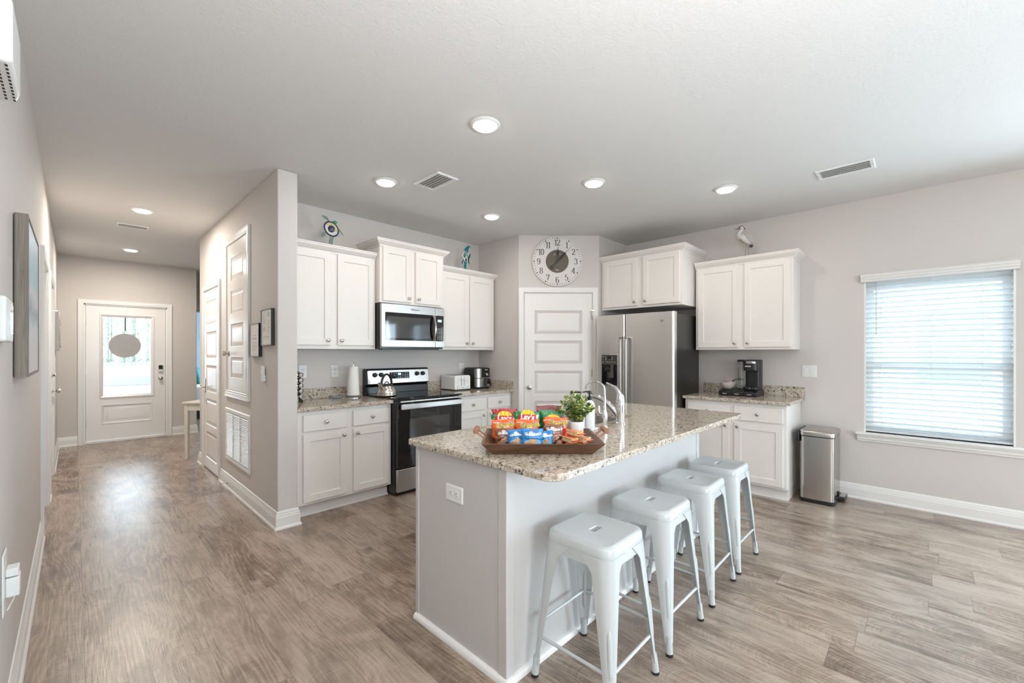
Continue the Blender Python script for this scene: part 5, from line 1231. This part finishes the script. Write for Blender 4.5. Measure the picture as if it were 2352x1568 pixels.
obj('foliage', lg_, 'leaf', t, smooth=60); obj('stems', sg_, 'stem', t)

# ------------------------------------------------------------------ wall clock on the angled wall
t = thing('wall_clock', 'large round white plank wall clock above the pantry door', 'clock', (PA[0]+.457*.7071, PA[1]-.457*.7071, 2.427), -PI/4)
CX = lambda x, z, y: (x, y, z)
R_ = .298
ring = lambda r, y: [(r*math.cos(2*PI*k/64), y, r*math.sin(2*PI*k/64)) for k in range(64)]
obj('dial', G().rings([ring(R_, -.001), ring(R_, -.020), ring(R_-.004, -.024)]), mat('clock_white', (.70, .67, .64), .55, vary=(12, .04)), t, smooth=40)
g = G()
for x in (-.149, -.0497, .0497, .149):
    h_ = math.sqrt((R_-.006)**2-x*x); g.add([(x-.0007, -.0242, -h_), (x+.0007, -.0242, -h_), (x+.0007, -.0242, h_), (x-.0007, -.0242, h_)], [(0, 1, 2, 3)])
obj('plank_lines', g, mat('plank_line', (.55, .53, .50), .7), t)
obj('centre_disc', G().rings([ring(.137, -.024), ring(.137, -.0248)]), mat('clock_taupe', (.115, .095, .070), .5), t)
g = G()
for k in range(60):
    a = 2*PI*k/60; big = k % 5 == 0; r0, r1, hw = (.268, .284, .0062) if big else (.269, .283, .0024)
    c, s = math.sin(a), math.cos(a); g.add([(c*r0-s*hw, -.0246, s*r0+c*hw), (c*r0+s*hw, -.0246, s*r0-c*hw), (c*r1+s*hw, -.0246, s*r1-c*hw), (c*r1-s*hw, -.0246, s*r1+c*hw)], [(0, 1, 2, 3)])
obj('minute_marks', g, 'ink', t)
def arcp(cx, cy, rx, ry, a0, a1, n=14): return [(cx+rx*math.cos(math.radians(a0+(a1-a0)*k/n)), cy+ry*math.sin(math.radians(a0+(a1-a0)*k/n))) for k in range(n+1)]
DIG = {  # centre lines in a unit box (height 1); thick verticals, hairline horizontals
 '0': [arcp(.29, .5, .20, .48, 0, 360, 28)], '1': [[(.12, .86), (.24, .96), (.26, 0)][1:] and [(.25, .98), (.25, .02)], [(.06, .84), (.25, .97)], [(.08, .015), (.42, .015)]],
 '2': [[(.10, .74)] + arcp(.29, .72, .19, .25, 170, -40, 14) + [(.08, .06)], [(.06, .05), (.50, .05)], [(.08, .09), (.46, .09), (.52, .22)]],
 '3': [[(.09, .78)] + arcp(.27, .75, .17, .22, 160, -90, 12) + arcp(.27, .27, .21, .26, 90, -165, 14)],
 '4': [[(.38, .98), (.38, .02)], [(.38, .96), (.04, .28)], [(.03, .27), (.56, .27)], [(.26, .015), (.50, .015)]],
 '5': [[(.14, .96), (.12, .52)] + arcp(.27, .31, .21, .29, 130, -160, 16), [(.13, .95), (.46, .95)]],
 '6': [arcp(.29, .30, .20, .29, 0, 360, 24), [(.45, .86)] + arcp(.31, .55, .22, .42, 65, 190, 12)],
 '7': [[(.06, .95), (.52, .95)], [(.51, .95), (.30, .45), (.23, .02)], [(.06, .95), (.06, .78)], [(.06, .91), (.50, .91)]],
 '8': [arcp(.29, .74, .165, .23, 0, 360, 22), arcp(.29, .26, .205, .26, 0, 360, 22)],
 '9': [arcp(.29, .69, .20, .29, 0, 360, 24), [(.13, .13)] + arcp(.27, .44, .22, .42, -115, 10, 12)]}
def pen(g, pts, f, wx=.058, wy=.020):
    P = [Vector(p) for p in pts]; L, Rr = [], []
    for i, p in enumerate(P):
        d = (P[min(i+1, len(P)-1)]-P[max(i-1, 0)])
        if len(P) > 6 and (P[0]-P[-1]).length < .01 and i in (0, len(P)-1): d = P[1]-P[-2]
        d = d.normalized(); n = Vector((-d.y, d.x)); h_ = math.sqrt((wx*n.x)**2+(wy*n.y)**2); L.append(p+n*h_); Rr.append(p-n*h_)
    n = len(P); g.add([f(p.x, p.y) for p in L]+[f(p.x, p.y) for p in Rr], [(i, i+1, n+i+1, n+i) for i in range(n-1)])
g = G()
for k in range(1, 13):
    a = 2*PI*k/12; cx, cz = .222*math.sin(a), .222*math.cos(a); s = .073
    txt = str(k); wd_ = {'1': .44}; adv = [.40 if c == '1' else .60 for c in txt]; tot = sum(adv)*s*.98; x0 = cx-tot/2
    for c, ad in zip(txt, adv):
        for st_ in DIG[c]: pen(g, st_, lambda u, v, x0=x0: (x0+u*s*1.06, -.0247, cz+(v-.5)*s))
        x0 += ad*s*.98
obj('numerals', g, 'ink', t)
def hand(name, ang, y, pts):
    c, s = math.sin(ang), math.cos(ang); g = G()
    g.prism(pts, y-.0015, y, lambda u, v, h: (v*c+u*s, h, v*s-u*c)); return obj(name, g, 'pblack', t)
hand('hour_hand', math.radians(3), -.032, [(-.005, -.02), (.005, -.02), (.004, .06), (.016, .085), (.012, .12), (.003, .135), (.0025, .175), (-.0025, .175), (-.003, .135), (-.012, .12), (-.016, .085), (-.004, .06)])
hand('minute_hand', math.radians(43.5), -.036, [(-.006, -.09), (.006, -.09), (.008, .02), (.018, .06), (.012, .13), (.002, .145), (.0012, .262), (-.0012, .262), (-.002, .145), (-.012, .13), (-.018, .06), (-.008, .02)] )
c, s = math.sin(math.radians(43.5)), math.cos(math.radians(43.5))
obj('counterweight', G().cyl((-.098*c, -.0362, -.098*s), (-.098*c, -.0345, -.098*s), .021, n=24), 'pblack', t)
obj('hub', G().cyl((0, -.024, 0), (0, -.039, 0), .013, n=20), 'pblack', t)
g = G()
pen(g, arcp(0, .02, .062, .075, 140, 40, 16), lambda u, v: (u, -.0250, v), .0012, .0012); pen(g, [(-.048, .076), (.048, .076)], lambda u, v: (u, -.0250, v), .001, .001)
for q in range(9): pen(g, [(-.040+q*.010, .083+.004*math.sin(q*.4)), (-.034+q*.010, .087+.004*math.sin(q*.4))], lambda u, v: (u, -.0250, v), .0016, .002)
for z in (-.098, -.104, -.110): pen(g, [(-.022+(abs(z)-.098)*.5, z), (.022-(abs(z)-.098)*.5, z)], lambda u, v: (u, -.0250, v), .0016, .0016)
obj('dial_print', g, mat('dial_print_cream', (.50, .46, .40), .5), t)

# ------------------------------------------------------------------ glass turtle, glass fish and heron on the wall cabinets
def flat(name, poly, y0, y1, m, parent, bevel=.001): return obj(name, G().prism(poly, y0, y1, lambda u, v, h: (u, h, v)), m, parent, bevel=bevel)
def rotp(pts, a, cx=0, cz=0): c, s = math.cos(a), math.sin(a); return [(cx+x*c-z*s, cz+x*s+z*c) for x, z in pts]
t = thing('glass_turtle', 'blue and white glass sea turtle figure on the cabinet left of the stove', 'figurine', (1.662, 3.955, 2.2625), -.25)
K = .128/30; tc_ = (0, .225)          # picture-plane sketch scaled to metres
def Q(pts): return [(tc_[0]+(x-56)*.00395, tc_[1]-(y-46)*.00395) for x, y in pts]
M['navy'] = mat('navy_glass', (.012, .028, .085), .12, coat=.4); M['pearl'] = mat('pearl_glass', (.72, .68, .66), .2, coat=.3); M['amber'] = mat('amber_glass', (.62, .50, .28), .2, coat=.3)
M['jade'] = mat('jade_glass', (.06, .36, .25), .12, trans=.3, ior=1.4, coat=.4); M['seaglass'] = mat('sea_glass', (.25, .36, .34), .12, trans=.35, ior=1.3, coat=.4); M['core'] = mat('speckled_core', (.03, .045, .10), .15, coat=.5, vary=(220, .9))
ov = lambda r, rx, rz, a, n=40: rotp([(r*rx*math.cos(2*PI*k/n), r*rz*math.sin(2*PI*k/n)) for k in range(n)], a, *tc_)
A_ = math.radians(-55); rx, rz = .0735, .0600
g = G(); g.rings([[(u, y, v) for u, v in ov(sc_, rx, rz, A_)] for sc_, y in ((1, -.004), (1.03, -.012), (.97, -.020), (.86, -.020), (.84, -.008))], cap=False); obj('shell_rim', g, 'navy', t)
def sector(r0, r1, a0, a1, n=6): return [p for p in rotp([(r1*rx*math.cos(a0+(a1-a0)*k/n), r1*rz*math.sin(a0+(a1-a0)*k/n)) for k in range(n+1)]+[(r0*rx*math.cos(a1-(a1-a0)*k/n), r0*rz*math.sin(a1-(a1-a0)*k/n)) for k in range(n+1)], A_, *tc_)]
for i in range(7):
    a0 = math.radians(195+i*28.5); flat('shell_tile', sector(.40, .85, a0+.03, a0+math.radians(28.5)-.03), -.014, -.006, 'pearl', t)
flat('collar', sector(.40, .85, math.radians(36), math.radians(194), 14), -.014, -.006, 'amber', t)
g = G().sphere((tc_[0], -.010, tc_[1]), (.032, .016, .034), 20, 12); obj('shell_dome', g, 'core', t)
flat('head', Q([(59, 33), (58, 28), (61, 25.5), (65, 25.5), (68, 27.5), (70, 31), (67, 29.5), (66, 33), (64, 36)]), -.014, -.004, 'jade', t)
flat('front_flipper', Q([(50, 30), (46, 26), (38, 21), (34, 16), (41, 17), (48, 20), (51, 26), (51, 30)]), -.010, -.004, 'seaglass', t)
flat('front_flipper', Q([(72, 43), (77, 47), (81, 53), (83.5, 59), (79, 56), (75, 50), (72, 46)]), -.010, -.004, 'seaglass', t)
flat('hind_flipper', Q([(43, 55), (44, 60), (41, 65), (37, 67), (33.5, 64), (35, 58), (39, 55)]), -.010, -.004, 'seaglass', t)
flat('hind_flipper', Q([(57, 64), (61, 65), (60, 72), (59, 80), (57, 104.5), (55, 104.5), (53, 74), (55, 68)]), -.010, -.004, 'seaglass', t)
obj('prop', G().tube([(.0, -.004, tc_[1]-.03), (-.01, .05, .12), (-.015, .07, 0.002)], .002, 6), 'navy', t)

t = thing('glass_fish', 'teal glass angelfish figure on the cabinet right of the microwave', 'figurine', (3.273, 3.955, 2.2625), -.30)
def Q(pts): return [((x-515)/17.43*.0050, (1310-y)/17.43*.0052+.040) for x, y in pts]
M['tealg'] = mat('teal_glass', (.005, .22, .26), .10, trans=.25, ior=1.4, coat=.5); M['dteal'] = mat('dark_teal_glass', (.004, .06, .085), .10, coat=.5)
flat('top_fin', Q([(430, 460), (455, 370), (520, 290), (590, 235), (660, 222), (735, 240), (670, 300), (630, 370), (615, 460), (590, 540), (540, 460), (480, 440)]), -.012, -.002, 'tealg', t)
flat('body', Q([(330, 640), (380, 570), (430, 450), (480, 440), (540, 460), (590, 560), (600, 700), (575, 850), (510, 890), (440, 850), (390, 750)]), -.018, .002, 'pearl', t, bevel=.003)
for pts, m in (([(440, 470), (475, 465), (500, 640), (470, 760), (440, 700)], 'tealg'), ([(500, 450), (540, 470), (545, 600), (520, 650)], 'jade'), ([(395, 590), (420, 570), (440, 690), (425, 740)], 'dteal'), ([(560, 560), (585, 620), (580, 740), (555, 700)], 'jade'), ([(490, 760), (540, 720), (545, 850), (500, 870), (460, 830)], 'dteal')):
    flat('stripe', Q(pts), -.0205, -.0175, m, t, bevel=0)
flat('bottom_fin', Q([(440, 850), (510, 890), (575, 850), (545, 980), (525, 1100), (560, 1240), (545, 1255), (470, 1160), (430, 1050), (450, 960)]), -.012, -.002, 'tealg', t)
flat('side_fin', Q([(395, 790), (375, 830), (340, 900), (335, 1000), (365, 960), (385, 880), (415, 830)]), -.012, -.004, 'dteal', t)
flat('tail', Q([(600, 700), (650, 620), (735, 510), (715, 640), (665, 740), (660, 850), (680, 990), (625, 880), (610, 780)]), -.012, -.002, 'dteal', t)
flat('mouth', Q([(305, 640), (345, 620), (365, 660), (335, 690)]), -.014, -.002, 'pearl', t)
obj('eye', G().sphere(((400-515)/17.43*.0050, -.020, (1310-650)/17.43*.0052+.040), .004, 10, 8), 'pblack', t)
obj('base', G().lathe([(.032, 0), (.032, .005), (.004, .009), (.003, .065)], n=24), 'dteal', t)

t = thing('heron_figure', 'slender white heron figure standing on the cabinet above the coffee maker', 'figurine', (4.835, 1.325, 2.2555), -PI/2+.35)
hm = mat('heron_white', (.66, .64, .62), .6, vary=(35, .14))
def hp(x, z, y=0): return ((x-960)/15.68*.0045, y, (1400-z)/15.68*.0045+.080)
bodyp = [hp(1190, 985), hp(1150, 940), hp(1060, 830), hp(960, 720), hp(860, 640), hp(790, 600)]
g = G().tube(bodyp, [.008, .026, .046, .050, .042, .022], 18, squash=.75)
g.tube([hp(820, 680), hp(752, 640), hp(740, 560), hp(790, 480), hp(848, 430), hp(850, 370), hp(810, 335), hp(775, 345)], [.036, .026, .020, .0165, .015, .017, .017, .010], 14)
obj('body', g, hm, t, smooth=70)
obj('bill', G().tube([hp(775, 352), hp(720, 375), hp(605, 385)], [.007, .005, .0008], 8), mat('dark_bill', (.10, .06, .03), .4), t)
obj('crown_plume', G().tube([hp(745, 345), hp(780, 300), hp(830, 282), hp(880, 320), hp(925, 390), hp(945, 430)], [.004, .006, .006, .004, .004, .001], 8), 'pblack', t)
for s in (-1, 1):
    g = G(); q = [hp(880, 600), hp(1000, 600), hp(1100, 720), hp(1185, 900), hp(1190, 990), hp(1100, 900), hp(980, 780)]
    g.add([(p[0], s*.030, p[2]) for p in q]+[(p[0], s*.040*(.6 if i in (3, 4) else 1), p[2]) for i, p in enumerate(q)], [tuple(range(7)), tuple(range(13, 6, -1))]+[(i, (i+1) % 7, 7+(i+1) % 7, 7+i) for i in range(7)])
    obj('wing', g, mat('heron_grey', (.42, .41, .41), .6, vary=(60, .3)), t, bevel=.003)
obj('tail_tuft', G().sphere(hp(1135, 1035), (.017, .014, .017), 14, 10), mat('tail_black', (.05, .04, .03), .7), t)
obj('belly_streak', G().tube([hp(745, 720, -.004), hp(850, 850, -.004), hp(1000, 960, -.004)], [.004, .008, .006], 8), mat('tan_feathers', (.30, .20, .10), .7), t)
for x0, x1, y in ((970, 935, -.012), (1060, 1045, .012)):
    p0 = hp(x0, 960); obj('leg', G().tube([(p0[0], y, p0[2]), (hp(x1, 0)[0], y, .008)], [.0035, .0025], 8), mat('leg_grey', (.33, .28, .24), .5), t)
obj('base', G().lathe([(.045, 0), (.045, .006), (.040, .009), (.001, .009)], n=28, mx=Matrix.Translation((.012, 0, 0))), 'greywood', t)
